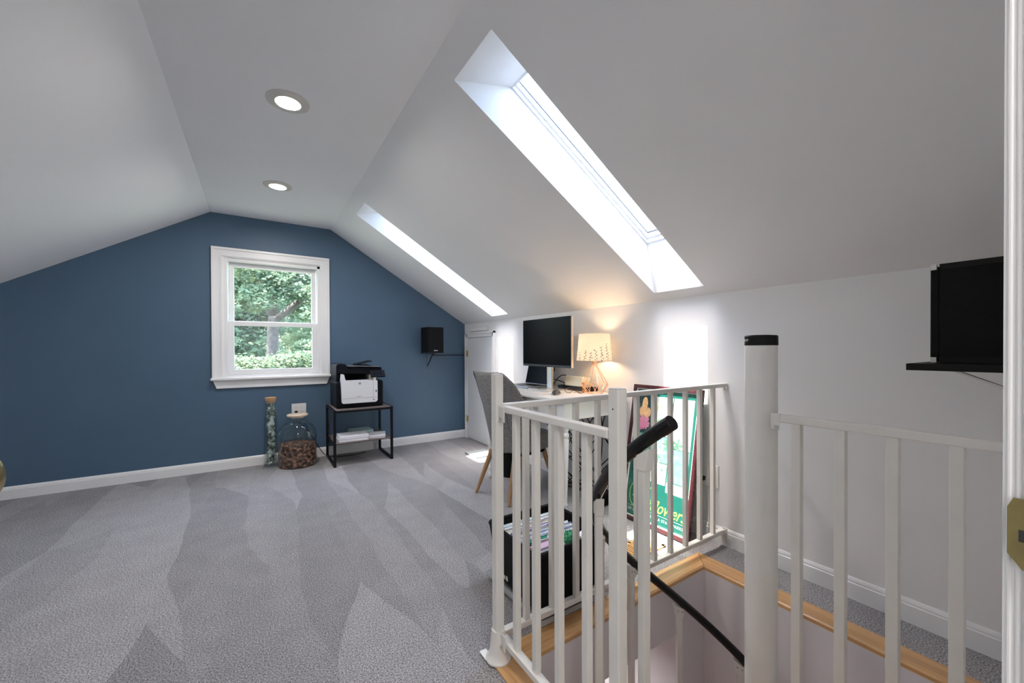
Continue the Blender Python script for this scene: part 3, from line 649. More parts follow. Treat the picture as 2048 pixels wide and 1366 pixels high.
bx(SX_0 + w_ - .004, SX_1 - w_ + .004, SY0 + .012, SY1 - .010, .212, .222).build('shelf', 'shelf_board', t, bevel=.001)
MB().tube([(SX_0 + .012, SY1 - .03, SH - .04), (SX_0 + .012, SY1 - .17, .22)], .0025, 6).build('brace', 'black_metal', t)
# paper on the shelf
def ream(x0, x1, y0, y1, z0, z1, rz, m, lab, sheets=2):
    o = thing('paper_ream', lab, 'paper', ((x0 + x1) / 2, (y0 + y1) / 2, z0), 'paper stacks on the lower shelf'); c = V(((x0 + x1) / 2, (y0 + y1) / 2, 0)); hx, hy = (x1 - x0) / 2, (y1 - y0) / 2
    a = V((cos(rz), sin(rz), 0)); b = V((-sin(rz), cos(rz), 0)); h = (z1 - z0) / sheets
    for i in range(sheets):
        d = .003 * (i % 2); MB().obox((c.x + d, c.y - d, z0 + h * (i + .5)), a, b, (0, 0, 1), hx, hy, h / 2 - .0004).build('sheets' if i else 'wrapped_block', m, o, bevel=.0015)
ream(.640, .905, 3.985, 4.185, .2225, .278, radians(-2), 'paper', 'thick white ream of paper at the left of the lower shelf')
ream(.930, 1.090, 4.000, 4.200, .2225, .250, radians(-14), 'paper', 'thinner white paper stack at the right of the lower shelf')
ream(.790, 1.000, 4.215, 4.405, .2225, .272, radians(3), 'paper_teal', 'pale teal paper pack at the back of the lower shelf')
# printer
px0, px1, py0, py1, pz = .622, 1.062, 4.030, 4.405, .537
t = thing('printer', 'black and white laser printer with raised scanner lid on the black stand', 'printer', ((px0 + px1) / 2, (py0 + py1) / 2, pz))
X_, Z_ = (1, 0, 0), (0, 0, 1)
MB().prism([(px0, pz), (px1, pz), (px1, pz + .255), (px0, pz + .255)], (0, py0 + .005, 0), X_, Z_, (0, 1, 0), py1 - py0 - .005).build('body', 'printer_black', t, bevel=.016, bseg=3)
fp = MB().prism([(.668, pz + .058), (.678, pz + .045), (.985, pz + .045), (1.000, pz + .060), (1.000, pz + .255), (.985, pz + .262), (.985, pz + .300), (.968, pz + .300), (.955, pz + .258), (.705, pz + .258), (.690, pz + .325), (.664, pz + .330), (.660, pz + .28)], (0, py0 - .022, 0), X_, Z_, (0, 1, 0), .05)
fp = fp.build('front_cover', 'printer_white', t, bevel=.004)
bx(.672, .996, py0 - .0232, py0 - .0215, pz + .094, pz + .0955).build('tray_seam', 'grey_ink', fp)
bx(.958, .9595, py0 - .0232, py0 - .0215, pz + .096, pz + .255).build('cover_seam', 'grey_ink', fp)
MB().lathe([(.0115, 0), (.0115, .0022), (.001, .0023)], (0, 0, 0), 24).add([], []).v
em = MB(); xl(em, [(.001, 0), (.0115, 0), (.0115, .0015), (.001, .0016)], (0, 0, 0)); em.v = [V((v.y + .832, py0 - .0225 - v.x, v.z + pz + .236)) for v in em.v]; em = em.build('emblem', 'grey_ink', fp)
text_mb('hp', .020, lambda c: V((.8235 + c.x, py0 - .0245, pz + .2325 + c.y)), shear=.3).build('emblem_letters', 'printer_white', em)
text_mb('LaserJet', .012, lambda c: V((.800 + c.x, py0 - .0226, pz + .106 + c.y)), shear=.2, offset=.0002).build('lettering', 'grey_ink', fp)
bx(.848, .856, py0 - .0228, py0 - .022, pz + .107, pz + .113).build('badge', 'orange', fp)
bx(.980, .990, py0 - .0240, py0 - .022, pz + .145, pz + .163).build('usb_port', 'black_plastic', fp)
o = MB(); xl(o, [(.0055, 0), (.0075, .0), (.0075, .001), (.0055, .001)], (0, 0, 0)); o.v = [V((v.y + .962, py0 - .0225 - v.x, v.z + pz + .070)) for v in o.v]; o.build('button', 'grey_ink', fp)
bx(.705, .950, py0 + .03, py0 + .26, pz + .2555, pz + .262).build('output_tray', 'printer_white', t, bevel=.003)
bx(.930, .985, py0 + .0285, py0 + .20, pz + .256, pz + .320).build('grey_pillar', 'printer_grey', t, bevel=.01)
bx(.64, 1.04, py1 - .11, py1 - .003, pz + .250, pz + .345).build('rear_column', 'printer_black', t, bevel=.01)
bx(px0 + .006, .655, py0 + .045, py1 - .01, pz + .250, pz + .345).build('side_wall', 'printer_black', t, bevel=.01)
sc2 = MB().prism([(px0 + .004, pz + .330), (.72, pz + .330), (1.050, pz + .318), (1.055, pz + .385), (.86, pz + .395), (.735, pz + .395), (.705, pz + .425), (.660, pz + .430), (.628, pz + .420), (px0 + .004, pz + .395)], (0, py0 + .02, 0), X_, Z_, (0, 1, 0), py1 - py0 - .03)
sc2.build('scanner', 'printer_black', t, bevel=.012, bseg=3)
MB().prism([(.722, pz + .405), (1.02, pz + .392), (1.02, pz + .396), (.725, pz + .4095)], (0, py0 + .0, 0), X_, Z_, (0, 1, 0), .03).build('feeder_edge', 'printer_grey', t)
MB().prism([(.80, pz + .397), (.98, pz + .397), (.93, pz + .412), (.84, pz + .418)], (0, py0 + .07, 0), X_, Z_, (0, 1, 0), .20).build('paper_feeder', 'printer_black', t, bevel=.004)
MB().obox((.895, py0 + .16, pz + .432), V((1, 0, .22)).normalized(), (0, 1, 0), V((-.22, 0, 1)).normalized(), .075, .09, .004).build('feeder_guide', 'printer_black', t, bevel=.002)
n = V((0, -.8, .6)); 
cpn = MB().obox((1.005, py0 - .005, pz + .322), (1, 0, 0), V((0, .6, .8)), n, .070, .038, .010).build('control_panel', 'printer_black', t, bevel=.005)
MB().obox(V((.998, py0 - .005, pz + .322)) + n * .0102, (1, 0, 0), V((0, .6, .8)), n, .048, .024, .0006).build('touch_screen', M['screen'], cpn)
bx(.700, .950, py0 - .010, py0 + .02, pz + .262, pz + .266).build('paper_sheet', 'paper', t)

# speaker on the far wall
def speaker(name_label, x0, x1, y0, y1, z0, z1, front, cabinet='black_satin'):
    t = thing('loudspeaker', name_label, 'speaker', ((x0 + x1) / 2, (y0 + y1) / 2, z0), 'pair of wall speakers')
    if front < 0: bx(x0, x1, y0 + .02, y1, z0, z1).build('cabinet', cabinet, t, bevel=.003); g_ = bx(x0 + .003, x1 - .003, y0, y0 + .0205, z0 + .004, z1 - .006); yb = y0
    else: bx(x0, x1, y0, y1 - .02, z0, z1).build('cabinet', cabinet, t, bevel=.003); g_ = bx(x0 + .003, x1 - .003, y1 - .0205, y1, z0 + .004, z1 - .006); yb = y1
    g_ = g_.build('grille', 'black_satin', t, bevel=.004)
    return t, g_
s1y0, s1y1 = 4.205, 4.425
t, g1 = speaker('black bookshelf speaker on a small bracket on the blue wall', 1.600, 1.792, s1y0, s1y1, 1.062, 1.352, -1)
text_mb('Boston', .016, lambda c: V((1.672 + c.x, s1y0 - .0008, 1.083 + c.y)), offset=.0004).build('lettering', 'white_ink', g1)
t = thing('speaker_bracket', 'small dark shelf bracket under the speaker on the blue wall', 'bracket', (1.70, YF, 1.0))
bx(1.610, 1.800, 4.215, YF - .002, 1.053, 1.061).build('shelf', 'grey_bezel', t, bevel=.001)
bx(1.690, 1.704, YF - .006, YF - .0005, .86, 1.053).build('wall_plate', 'blue_wall', t)
MB().tube([(1.697, YF - .008, .905), (1.697, 4.30, 1.050)], .0055, 8).build('brace', 'black_metal', t)
bx(1.691, 1.703, 4.24, YF - .006, 1.046, 1.053).build('arm', 'black_metal', t)
o = MB().tube(smooth_path([(1.75, YF - .02, 1.055), (1.78, YF - .008, 1.030), (1.84, YF - .006, 1.028)] + [(2.02, YF - .006, 1.027), (2.188, YF - .006, 1.026)]), .0035, 6)
o.build('speaker_cable', 'black_plastic', label='dark cable running from the speaker to the corner of the blue wall', cat='cable')
bx(1.80, 2.189, YF - .009, YF - .0005, 1.036, 1.048).build('cable_raceway', 'blue_wall', label='blue painted cable raceway above the dark cable in the corner', cat='raceway', bevel=.001)
t = thing('closet_light', 'white plastic bar stuck on the wall above the small knee-wall door', 'light bar', (XR, 4.09, 1.31))
bx(XR - .016, XR - .0005, 3.862, 4.320, 1.313, 1.356).build('housing', 'plate', t, bevel=.004)
bx(XR - .018, XR - .0155, 3.885, 4.297, 1.322, 1.347).build('diffuser', 'white_paint', t, bevel=.001)

# speaker and shelf at the right, fixed to the front wall
t = thing('wall_shelf', 'black board shelf on a grey bracket under the speaker at the right edge', 'shelf', (1.76, YN, 1.03))
bx(1.632, 1.93, YN + .002, .350, 1.032, 1.052).build('board', 'black_board', t, bevel=.0015)
MB().obox((1.775, .160, .975), V((0, .21, .10)).normalized(), (1, 0, 0), V((0, -.10, .21)).normalized(), .122, .012, .003).build('diagonal_brace', 'silver', t)
bx(1.763, 1.787, YN + .001, YN + .005, .90, 1.03).build('wall_plate', 'silver', t)
x0_, x1_, y0_, y1_ = 1.729, 1.921, .082, .318
t, g2 = speaker('black speaker on the black shelf beside the doorway at the right edge', x0_, x1_, y0_, y1_, 1.0525, 1.350, 1)
for z0, z1 in ((1.0535, 1.070), (1.334, 1.3505)):
    bx(x0_ - .0012, x0_ + .01, y0_ + .002, y1_ - .02, z0, z1).build('edge_band', 'black_board', t)
    bx(x0_ - .0016, x0_ + .01, y1_ - .0145, y1_ - .0015, z0, z1).build('corner_cap', 'silver', t, bevel=.001)
# knee wall outlet
t = thing('wall_outlet', 'white outlet plate with a black plug on the white knee wall behind the railing', 'outlet', (XR, 1.29, .365))
bx(XR - .007, XR, 1.232, 1.346, .302, .432).build('plate', 'plate', t, bevel=.002)
for cy in (1.264, 1.316):
    for cz in (.348, .388): bx(XR - .009, XR - .006, cy - .013, cy + .013, cz - .015, cz + .015).build('socket', 'plate', t, bevel=.001)
pg = bx(XR - .040, XR - .0095, 1.305, 1.328, .335, .358).build('plug', 'black_plastic', bevel=.004, label='black plug and cord in the knee-wall outlet beside the framed poster', cat='cord')
WL['plug'] = pg.location.copy()
MB().tube(smooth_path([(XR - .038, 1.318, .347), (XR - .05, 1.35, .345), (XR - .04, 1.42, .33), (XR - .02, 1.55, .25), (XR - .025, 1.8, .12), (XR - .03, 1.95, .02)]), .003, 6).build('cable', 'black_plastic', pg, smooth=True)

# ---------------------------------------------------------------- desk and what stands on it
DZT = .775; ax0, ax1, ay0, ay1 = 1.615, 2.172, 1.900, 2.991
t = thing('desk', 'white writing desk with turned legs and a front drawer against the knee wall', 'desk', ((ax0 + ax1) / 2, (ay0 + ay1) / 2, 0))
MB().box(ax0, ax1, ay0, ay1, DZT - .022, DZT).build('desktop', 'white_paint', t, bevel=.006, bseg=3)
lx = (1.673, 2.128); ly = (1.961, 2.930)
for y0, y1 in ((1.934, 1.952), (2.939, 2.957)): bx(1.70, 2.10, y0, y1, .637, DZT - .022).build('side_apron', 'white_paint', t)
bx(2.10, 2.12, 1.99, 2.90, .637, DZT - .022).build('back_apron', 'white_paint', t)
bx(1.655, 1.675, 1.991, 2.900, .637, DZT - .022).build('front_apron', 'white_paint', t)
for y0, y1 in ((2.02, 2.43), (2.45, 2.87)):
    d = bx(1.647, 1.656, y0, y1, .650, .742).build('drawer_front', 'white_paint', t, bevel=.003)
    ym = (y0 + y1) / 2; k_ = MB(); xl(k_, [(.006, 0), (.006, -.010), (.015, -.016), (.015, -.022), (.008, -.026), (.001, -.0262)], (1.647, ym, .690), 16); k_.build('knob', 'silver', d, smooth='auto')
for x in lx:
    for y in ly:
        l = bx(x - .030, x + .030, y - .030, y + .030, .600, DZT - .022).build('leg', 'white_paint', t, bevel=.002)
        MB().lathe([(.012, .001), (.018, .010), (.020, .03), (.016, .055), (.013, .07), (.018, .078), (.019, .088), (.015, .098), (.017, .14), (.024, .36), (.029, .505), (.024, .520), (.030, .530), (.030, .545), (.023, .556), (.027, .572), (.030, .5995)], (x, y, 0), 24).build('turned_shaft', 'white_paint', l, smooth='auto')
# monitor
t = thing('monitor', 'large black desktop monitor on a silver stand', 'monitor', (1.97, 2.49, DZT))
sy = 2.492; hw = .308
bx(1.930, 1.952, sy - hw, sy + hw, .957, 1.343).build('housing', 'silver', t, bevel=.003)
f = bx(1.926, 1.9305, sy - hw, sy + hw, .957, 1.343).build('bezel', 'grey_bezel', t, bevel=.001)
bx(1.9252, 1.9262, sy - hw + .003, sy + hw - .003, .975, 1.341).build('screen', 'screen', t)
bx(1.968, 1.986, sy - .033, sy + .033, DZT + .008, 1.16).build('stand_neck', 'silver', t, bevel=.004)
bx(1.950, 1.970, sy - .04, sy + .04, 1.08, 1.18).build('stand_mount', 'silver', t, bevel=.003)
bx(1.850, 2.058, sy - .125, sy + .125, DZT + .0005, DZT + .008).build('stand_base', 'silver', t, bevel=.003)
# laptop
lt = thing('laptop', 'open black laptop standing beside the monitor at the far end of the desk', 'laptop', (1.97, 2.78, DZT))
a = radians(3); ex = V((cos(a), sin(a), 0)); ey = V((-sin(a), cos(a), 0)); o0 = V((1.955, 2.790, 0))
MB().obox(o0 + V((0, 0, DZT + .008)), ex, ey, (0, 0, 1), .118, .165, .0068).build('base', 'laptop_alu', lt, bevel=.003)
MB().obox(o0 + ex * .03 + V((0, 0, DZT + .0152)), ex, ey, (0, 0, 1), .055, .140, .0005).build('keyboard', 'black_plastic', lt)
MB().obox(o0 - ex * .07 + V((0, 0, DZT + .0152)), ex, ey, (0, 0, 1), .030, .050, .0004).build('trackpad', 'grey_bezel', lt)
tl = radians(14); ez = (ex * sin(tl) + V((0, 0, 1)) * cos(tl)); nx = ez.cross(ey).normalized()
lc = o0 + ex * .115 + V((0, 0, DZT + .014)) + ez * .112
ld = MB().obox(lc, nx, ey, ez, .0035, .165, .110).build('lid', 'laptop_alu', lt, bevel=.002)
dd = nx if nx.x < 0 else -nx
MB().obox(lc + dd * .0037, nx, ey, ez, .0005, .162, .107).build('screen', 'screen', ld)
# keyboard edge, mouse, glasses, cylinder, box, tray, cables
t = thing('keyboard', 'slim white keyboard lying along the front edge of the desk', 'keyboard', (1.70, 2.37, DZT))
bx(1.650, 1.760, 2.215, 2.555, DZT + .0005, DZT + .007).build('case', 'white_paint', t, bevel=.002)
kb = MB()
for i in range(5):
    for j in range(15): kb.box(1.656 + i * .0205, 1.656 + i * .0205 + .017, 2.220 + j * .022, 2.220 + j * .022 + .018, DZT + .0068, DZT + .0088)
kb.build('keys', 'white_wall', t, kind='stuff')
t = thing('mouse', 'dark computer mouse with silver flank near the desk edge', 'mouse', (1.80, 2.185, DZT))
ms = MB(); a = radians(38); e1 = V((cos(a), sin(a), 0)); e2 = V((-sin(a), cos(a), 0)); P = []; F = []
for i in range(9):
    for j in range(13):
        ph, th = pi / 2 * i / 8, 2 * pi * j / 12; P.append(V((1.785, 2.183, DZT + .001)) + e1 * (.055 * cos(ph) * cos(th)) + e2 * (.031 * cos(ph) * sin(th)) + V((0, 0, .034 * sin(ph) ** .8 if ph else 0)))
for i in range(8):
    for j in range(12): F.append((i * 13 + j, i * 13 + j + 1, (i + 1) * 13 + j + 1, (i + 1) * 13 + j))
ms.add(P, F).build('shell', 'mouse', t, smooth=True)
MB().obox(V((1.785, 2.183, DZT + .006)), e1, e2, (0, 0, 1), .050, .0315, .003).build('side_band', 'silver', t, bevel=.002)
t = thing('glasses', 'dark-rimmed eyeglasses with folded arms on the desk by the tray', 'glasses', (1.93, 2.16, DZT))
ga, gb = V((1.890, 2.215, DZT)), V((1.985, 2.105, DZT)); gu = (gb - ga).normalized(); gn = V((gu.y, -gu.x, 0))
for k, c in ((0, ga + gu * .030), (1, gb - gu * .030)):
    ringp = [c + gu * (.026 * cos(q)) * (1 + .1 * cos(2 * q)) + V((0, 0, .022 + .0195 * sin(q))) for q in [2 * pi * i / 20 for i in range(20)]]
    r_ = MB().tube(ringp, .0018, 6, closed=True).build('rim', 'frame_wood', t, smooth=True)
    MB().add([c + (p - c) * .96 for p in ringp], [tuple(range(20))]).build('lens', 'lens_glass', r_)
MB().tube([ga + gu * .056 + V((0, 0, .028)), (ga + gb) / 2 + V((0, 0, .031)), gb - gu * .056 + V((0, 0, .028))], .0018, 6).build('bridge', 'frame_wood', t, smooth=True)
for p, q in ((ga, 1), (gb, -1)):
    pp = p + V((0, 0, .034)); e = V((.92, .38, 0)); MB().tube([pp, pp + e * .02 + gu * q * .01, pp + e * .055 + gu * q * .07 - V((0, 0, .028)), pp + e * .05 + gu * q * .10 - V((0, 0, .032))], .0015, 6).build('arm', 'frame_wood', t, smooth=True)
t = MB().lathe([(.0095, 0), (.0105, .002), (.0105, .058), (.009, .060), (.009, .072), (.0105, .073), (.0105, .078), (.001, .0785)], (2.010, 2.140, DZT + .0005), 20)
t.build('small_bottle', 'orange', smooth='auto', label='slim orange cylindrical bottle standing on the desk left of the lamp', cat='bottle')
t = thing('desk_tray', 'low black tray on the desk under the cream box', 'tray', (2.09, 2.33, DZT))
tr = MB(); tx0, tx1, ty0, ty1 = 2.064, 2.178, 2.165, 2.50
bx(tx0, tx1, ty0, ty1, DZT + .0005, DZT + .006).build('bottom', 'black_plastic', t)
for a_ in ((tx0, tx0 + .005, ty0, ty1), (tx1 - .005, tx1, ty0, ty1), (tx0, tx1, ty0, ty0 + .005), (tx0, tx1, ty1 - .005, ty1)): tr.box(*a_, DZT + .006, DZT + .030)
tr.build('rim', 'black_plastic', t)
a = radians(8); MB().obox((2.118, 2.325, DZT + .066), V((cos(a), 0, -sin(a))), (0, 1, 0), V((sin(a), 0, cos(a))), .045, .098, .040).build('router', 'cream_box', bevel=.006, label='cream plastic box standing in the black tray behind the lamp wires', cat='box')
c1 = MB().tube(smooth_path([(2.09, 2.60, DZT + .004), (2.08, 2.56, DZT + .05), (2.10, 2.50, DZT + .105), (2.13, 2.46, DZT + .10), (2.15, 2.44, DZT + .045)]), .004, 8)
c1.tube(smooth_path([(2.06, 2.56, DZT + .075), (2.09, 2.50, DZT + .06), (2.12, 2.44, DZT + .035), (2.15, 2.42, DZT + .034)]), .004, 8)
c1.tube(smooth_path([(1.996, 2.50, 1.10), (2.02, 2.53, 1.0), (2.00, 2.56, .93), (2.03, 2.60, .86), (2.06, 2.61, DZT + .006), (2.10, 2.63, DZT + .005)]), .004, 8)
c1.tube(smooth_path([(2.0, 2.52, 1.06), (2.01, 2.57, .97), (1.99, 2.60, .93), (2.01, 2.55, .90), (2.03, 2.50, .93), (2.02, 2.53, .99)]), .004, 8)
c1.build('monitor_cables', 'black_plastic', smooth=True, label='black monitor cables looping behind the silver stand on the desk', cat='cable')
c1 = MB().tube(smooth_path([(1.955, 2.43, DZT + .012), (1.90, 2.47, DZT + .011), (1.84, 2.50, DZT + .003), (1.80, 2.52, DZT + .002)]), .0018, 6)
c1.build('white_cable', 'white_paint', smooth=True, label='thin white cable crossing the silver monitor base', cat='cable')
# table lamp
LX, LY = 2.040, 2.060
t = thing('table_lamp', 'lit table lamp with copper wire base and leaf-printed white shade', 'lamp', (LX, LY, DZT))
wb_ = MB(); N = 6
top = [V((LX + .014 * cos(2 * pi * i / N), LY + .014 * sin(2 * pi * i / N), .985)) for i in range(N)]
wide = [V((LX + .098 * cos(2 * pi * i / N), LY + .098 * sin(2 * pi * i / N), .845)) for i in range(N)]
bot = [V((LX + .055 * cos(2 * pi * (i + .5) / N), LY + .055 * sin(2 * pi * (i + .5) / N), DZT + .003)) for i in range(N)]
for i in range(N):
    wb_.tube([top[i], wide[i]], .0021, 6); wb_.tube([wide[i], wide[(i + 1) % N]], .0019, 6); wb_.tube([wide[i], bot[i]], .0021, 6); wb_.tube([wide[i], bot[i - 1]], .0021, 6); wb_.tube([bot[i], bot[(i + 1) % N]], .0021, 6)
wb_.tube(top, .0021, 6, closed=True); wb_.build('wire_base', 'copper', t)
MB().lathe([(.013, .978), (.013, 1.000), (.018, 1.004), (.018, 1.035), (.012, 1.040)], (LX, LY, 0), 20).build('socket', 'copper', t, smooth='auto')
sh = MB().lathe([(.128, 1.016), (.109, 1.206), (.1080, 1.206), (.1268, 1.016)], (LX, LY, 0), 56, cap=False); f0 = len(sh.v)
for k in range(56): sh.f.append((k, 168 + k, 168 + (k + 1) % 56, (k + 1) % 56))
sh = sh.build('shade', 'shade', t, smooth='auto')
pr = MB(); rnd = random.Random(11)
def on_shade(a, z):
    r = .128 - (z - 1.016) / .19 * .019 + .0007; return V((LX + r * cos(a), LY + r * sin(a), z))
for st_ in range(17):
    a0 = 2 * pi * st_ / 17 + rnd.uniform(-.08, .08); hgt = rnd.choice([.06, .10, .12, .075]); lean = rnd.uniform(-.08, .08); n = int(hgt / .0095)
    for i in range(n):
        z = 1.022 + hgt * i / n + rnd.uniform(-.003, .003); a = a0 + lean * i / n + (.045 if i % 2 else -.045) * (1 - .5 * i / n) + rnd.uniform(-.025, .025); da = rnd.uniform(.038, .065); dz_ = rnd.uniform(.003, .0048); tl = (1 if i % 2 else -1) * .0025
        pr.add([on_shade(a - da, z - tl), on_shade(a, z - dz_), on_shade(a + da, z + tl), on_shade(a, z + dz_)], [(0, 1, 2, 3)])
pr.build('leaf_print', 'leaf_ink', sh)
MB().sphere((LX, LY, 1.085), .026, 20, 12, 1.2).build('bulb', 'bulb', t, smooth=True)
lamp('lamp_bulb', 'POINT', (LX, LY, 1.09), 6.5, (1.0, 0.66, 0.38), shadow_soft_size=.034)
o = MB().tube(smooth_path([(LX + .03, LY - .05, DZT + .004), (LX - .02, LY - .11, DZT + .004), (LX + .04, LY - .14, DZT + .004), (LX + .10, LY - .10, DZT + .004), (2.160, LY - .02, DZT + .003)]), .0022, 6)
o.build('lamp_cord', 'grey_bezel', smooth=True, label='thin dark lamp cord lying on the desk under the copper base', cat='cord')
# cables hanging under the desk
ub = MB(); rnd = random.Random(5)
for k in range(13):
    y0 = 2.0 + .055 * k; x0 = rnd.uniform(2.05, 2.15)
    P = [(x0, y0, .70), (x0 + rnd.uniform(-.02, .02), y0 + rnd.uniform(-.1, .1), .55), (2.13 + rnd.uniform(-.03, .03), y0 + rnd.uniform(-.25, .25), rnd.uniform(.25, .45)), (2.12 + rnd.uniform(-.04, .03), 2.25 + rnd.uniform(-.35, .35), rnd.uniform(.08, .2)), (2.08 + rnd.uniform(-.05, .05), 2.2 + rnd.uniform(-.3, .3), .012)]
    ub.tube(smooth_path(P), .0038, 6)
ub.build('hanging_cables', 'black_plastic', smooth=True, label='tangle of black cables hanging down the wall under the desk', kind='stuff', cat='cables')
t = thing('power_strip', 'black power supply box on the carpet under the near end of the desk', 'power box', (2.05, 1.985, 0))
bx(1.985, 2.115, 1.945, 2.060, .002, .085).build('case', 'black_plastic', t, bevel=.006)
o = bx(2.0, 2.10, 2.12, 2.20, .002, .035).build('adapter', 'grey_bag', t, bevel=.006, label='grey adapter beside the box')
t = thing('waste_bin', 'small black waste bin on the carpet under the desk', 'bin', (1.83, 2.88, 0))
MB().lathe([(.062, .001), (.082, .20), (.084, .30), (.080, .30), (.078, .20), (.058, .008), (.001, .008)], (1.83, 2.88, 0), 28).build('body', 'bin', t, smooth='auto')
bx(1.83 + .0, 2.06, 3.50, 3.75, .002, .016).build('floor_mat_pad', 'pad', label='flat grey square panel on the carpet beyond the desk', cat='panel', bevel=.003)
# ---------------------------------------------------------------- chair
CF = V((.985, .172, 0)).normalized(); CLt = V((-CF.y, CF.x, 0)); cc = V((1.690, 2.535, 0))
t = thing('upholstered_chair', 'grey tweed tub chair with slanted wooden legs pulled up to the desk', 'chair', cc)
NU, NT = 24, 14; P = []; F = []
for j in range(NT + 1):
    for i in range(NU + 1):
        u = -1 + 2 * i / NU; tt = j / NT; au = abs(u)
        ztop = .935 + .006 * au - .10 * max(0, (au - .70) / .30) ** 2
        z = .335 + (ztop - .335) * tt; h = (z - .335) / .60
        half = .188 + .034 * h
        wrap = (.34 * max(0, 1 - h) ** .8 + .025 * h) * max(0, au - .25) ** 2.0 / .5625
        lat = half * (u - .10 * u * au * au)
        back = -.205 - .110 * h + .02 * (1 - h) ** 2
        P.append(cc + CF * (back + wrap) + CLt * lat + V((0, 0, z)))
for j in range(NT):
    for i in range(NU): k = j * (NU + 1) + i; F.append((k, k + 1, k + NU + 2, k + NU + 1))
o = MB().add(P, F).build('backrest', 'fabric', t, smooth=True)
md = o.modifiers.new('thick', 'SOLIDIFY'); md.thickness = .034; md.offset = 0
md = o.modifiers.new('sub', 'SUBSURF'); md.levels = 1; md.render_levels = 1
for s_ in (-1, 1):
    i = int(round((s_ * .62 + 1) / 2 * NU)); MB().tube([P[j * (NU + 1) + i] - CF * .0175 + CLt * s_ * .006 for j in range(NT + 1)], .0028, 6).build('piping', 'grey_bezel', t, smooth=True)
st2 = MB(); poly = []
for q in range(28):
    a = 2 * pi * q / 28; r = 1 / (abs(cos(a)) ** 4 + abs(sin(a)) ** 4) ** .25; poly.append((.235 * cos(a) * r, .225 * sin(a) * r))
st2.prism([(u * .90 + .035, v * .80) for u, v in poly], cc + V((0, 0, .335)), CF, CLt, (0, 0, 1), .125).build('seat', 'fabric', t, bevel=.022, bseg=3)
st2 = MB().prism([(u * .74 + .03, v * .70) for u, v in poly], cc + V((0, 0, .312)), CF, CLt, (0, 0, 1), .022).build('seat_base', 'black_satin', t)
for (tx_, ty_), (fx, fy) in (((-.15, .13), (-.265, .185)), ((-.15, -.13), (-.265, -.185)), ((.15, .13), (.235, .185)), ((.15, -.13), (.235, -.185))):
    a = cc + CF * tx_ + CLt * ty_ + V((0, 0, .325)); b = cc + CF * fx + CLt * fy + V((0, 0, .002))
    MB().tube([a, a.lerp(b, .5), b], [.020, .0165, .0105], 12).build('leg', 'chair_leg', t, smooth='auto')
# ---------------------------------------------------------------- framed poster
lean = math.asin(.150 / .868); O = V((2.016, 1.545, .002)); U = V((0, -1, 0)); Vv = V((sin(lean), 0, cos(lean))); Nn = V((-cos(lean), 0, sin(lean)))
HWd, HT = .247, .868
t = thing('framed_poster', 'mahogany-framed green wildflower poster leaning against the knee wall behind the railing', 'poster', O)
def pp(u, v, n=0.0): return O + U * u + Vv * v + Nn * n
def pbox(mb, u0, u1, v0, v1, n0, n1): return mb.obox(pp((u0 + u1) / 2, (v0 + v1) / 2, (n0 + n1) / 2), U, Vv, Nn, (u1 - u0) / 2, (v1 - v0) / 2, (n1 - n0) / 2)
fw = .024
for a_ in ((-HWd, -HWd + fw, 0, HT), (HWd - fw, HWd, 0, HT), (-HWd + fw, HWd - fw, 0, fw), (-HWd + fw, HWd - fw, HT - fw, HT)): pbox(MB(), *a_, 0, .022).build('frame_side', 'frame_wood', t, bevel=.003)
for a_ in ((-HWd + fw, -HWd + fw + .006, fw, HT - fw), (HWd - fw - .006, HWd - fw, fw, HT - fw), (-HWd + fw, HWd - fw, fw, fw + .006), (-HWd + fw, HWd - fw, HT - fw - .006, HT - fw)): pbox(MB(), *a_, .004, .014).build('inner_slip', 'poster_white', t)
ps = pbox(MB(), -HWd + fw, HWd - fw, fw, HT - fw, .001, .006).build('poster_sheet', 'poster_green', t)
def flat(name, u0, u1, v0, v1, m, n=.0065): return pbox(MB(), u0, u1, v0, v1, n - .0003, n).build(name, m, ps)
flat('photo_tile', -.200, -.085, .560, .800, 'poster_dark'); flat('photo_tile', -.200, -.085, .440, .555, 'poster_mint')
flat('photo_tile', -.200, -.085, .300, .435, 'poster_dark'); flat('photo_tile', -.078, .055, .560, .800, 'poster_white'); flat('photo_tile', .062, .195, .500, .800, 'poster_white')
flat('photo_tile', -.078, .055, .400, .555, 'poster_mint'); flat('photo_tile', .062, .195, .300, .495, 'poster_mint'); flat('photo_tile', -.078, .055, .270, .395, 'poster_white'); flat('photo_tile', .062, .195, .235, .295, 'poster_white')
rnd = random.Random(8)
def blob(mb, u, v, ru, rv, ro=0, n=.0070, k=12, lob=0):
    pts_ = []
    for i in range(k):
        a = 2 * pi * i / k; q = 1 + lob * cos(3 * a); x, y = ru * q * cos(a), rv * q * sin(a); pts_.append(pp(u + x * cos(ro) - y * sin(ro), v + x * sin(ro) + y * cos(ro), n))
    mb.add(pts_, [tuple(range(k))])
def flower(u, v, r, m, n_p=6, n=.0070, asp=.5):
    mb = MB()
    for i in range(n_p):
        a = 2 * pi * i / n_p + rnd.uniform(-.2, .2); blob(mb, u + cos(a) * r * .55, v + sin(a) * r * .55, r * .5, r * .5 * asp, a, n + i * .00004)
    blob(mb, u, v, r * .3, r * .3, 0, n + .0005); mb.build('flower_print', m, ps)
mb = MB(); blob(mb, -.150, .745, .022, .045, 0, .0070); blob(mb, -.158, .690, .030, .040, .3, .0071); blob(mb, -.125, .690, .026, .034, -.2, .0072); mb.build('flower_print', 'petal_peach', ps)
flower(-.145, .625, .045, 'petal_pink', 12); flower(-.162, .600, .026, 'petal_pink', 8)
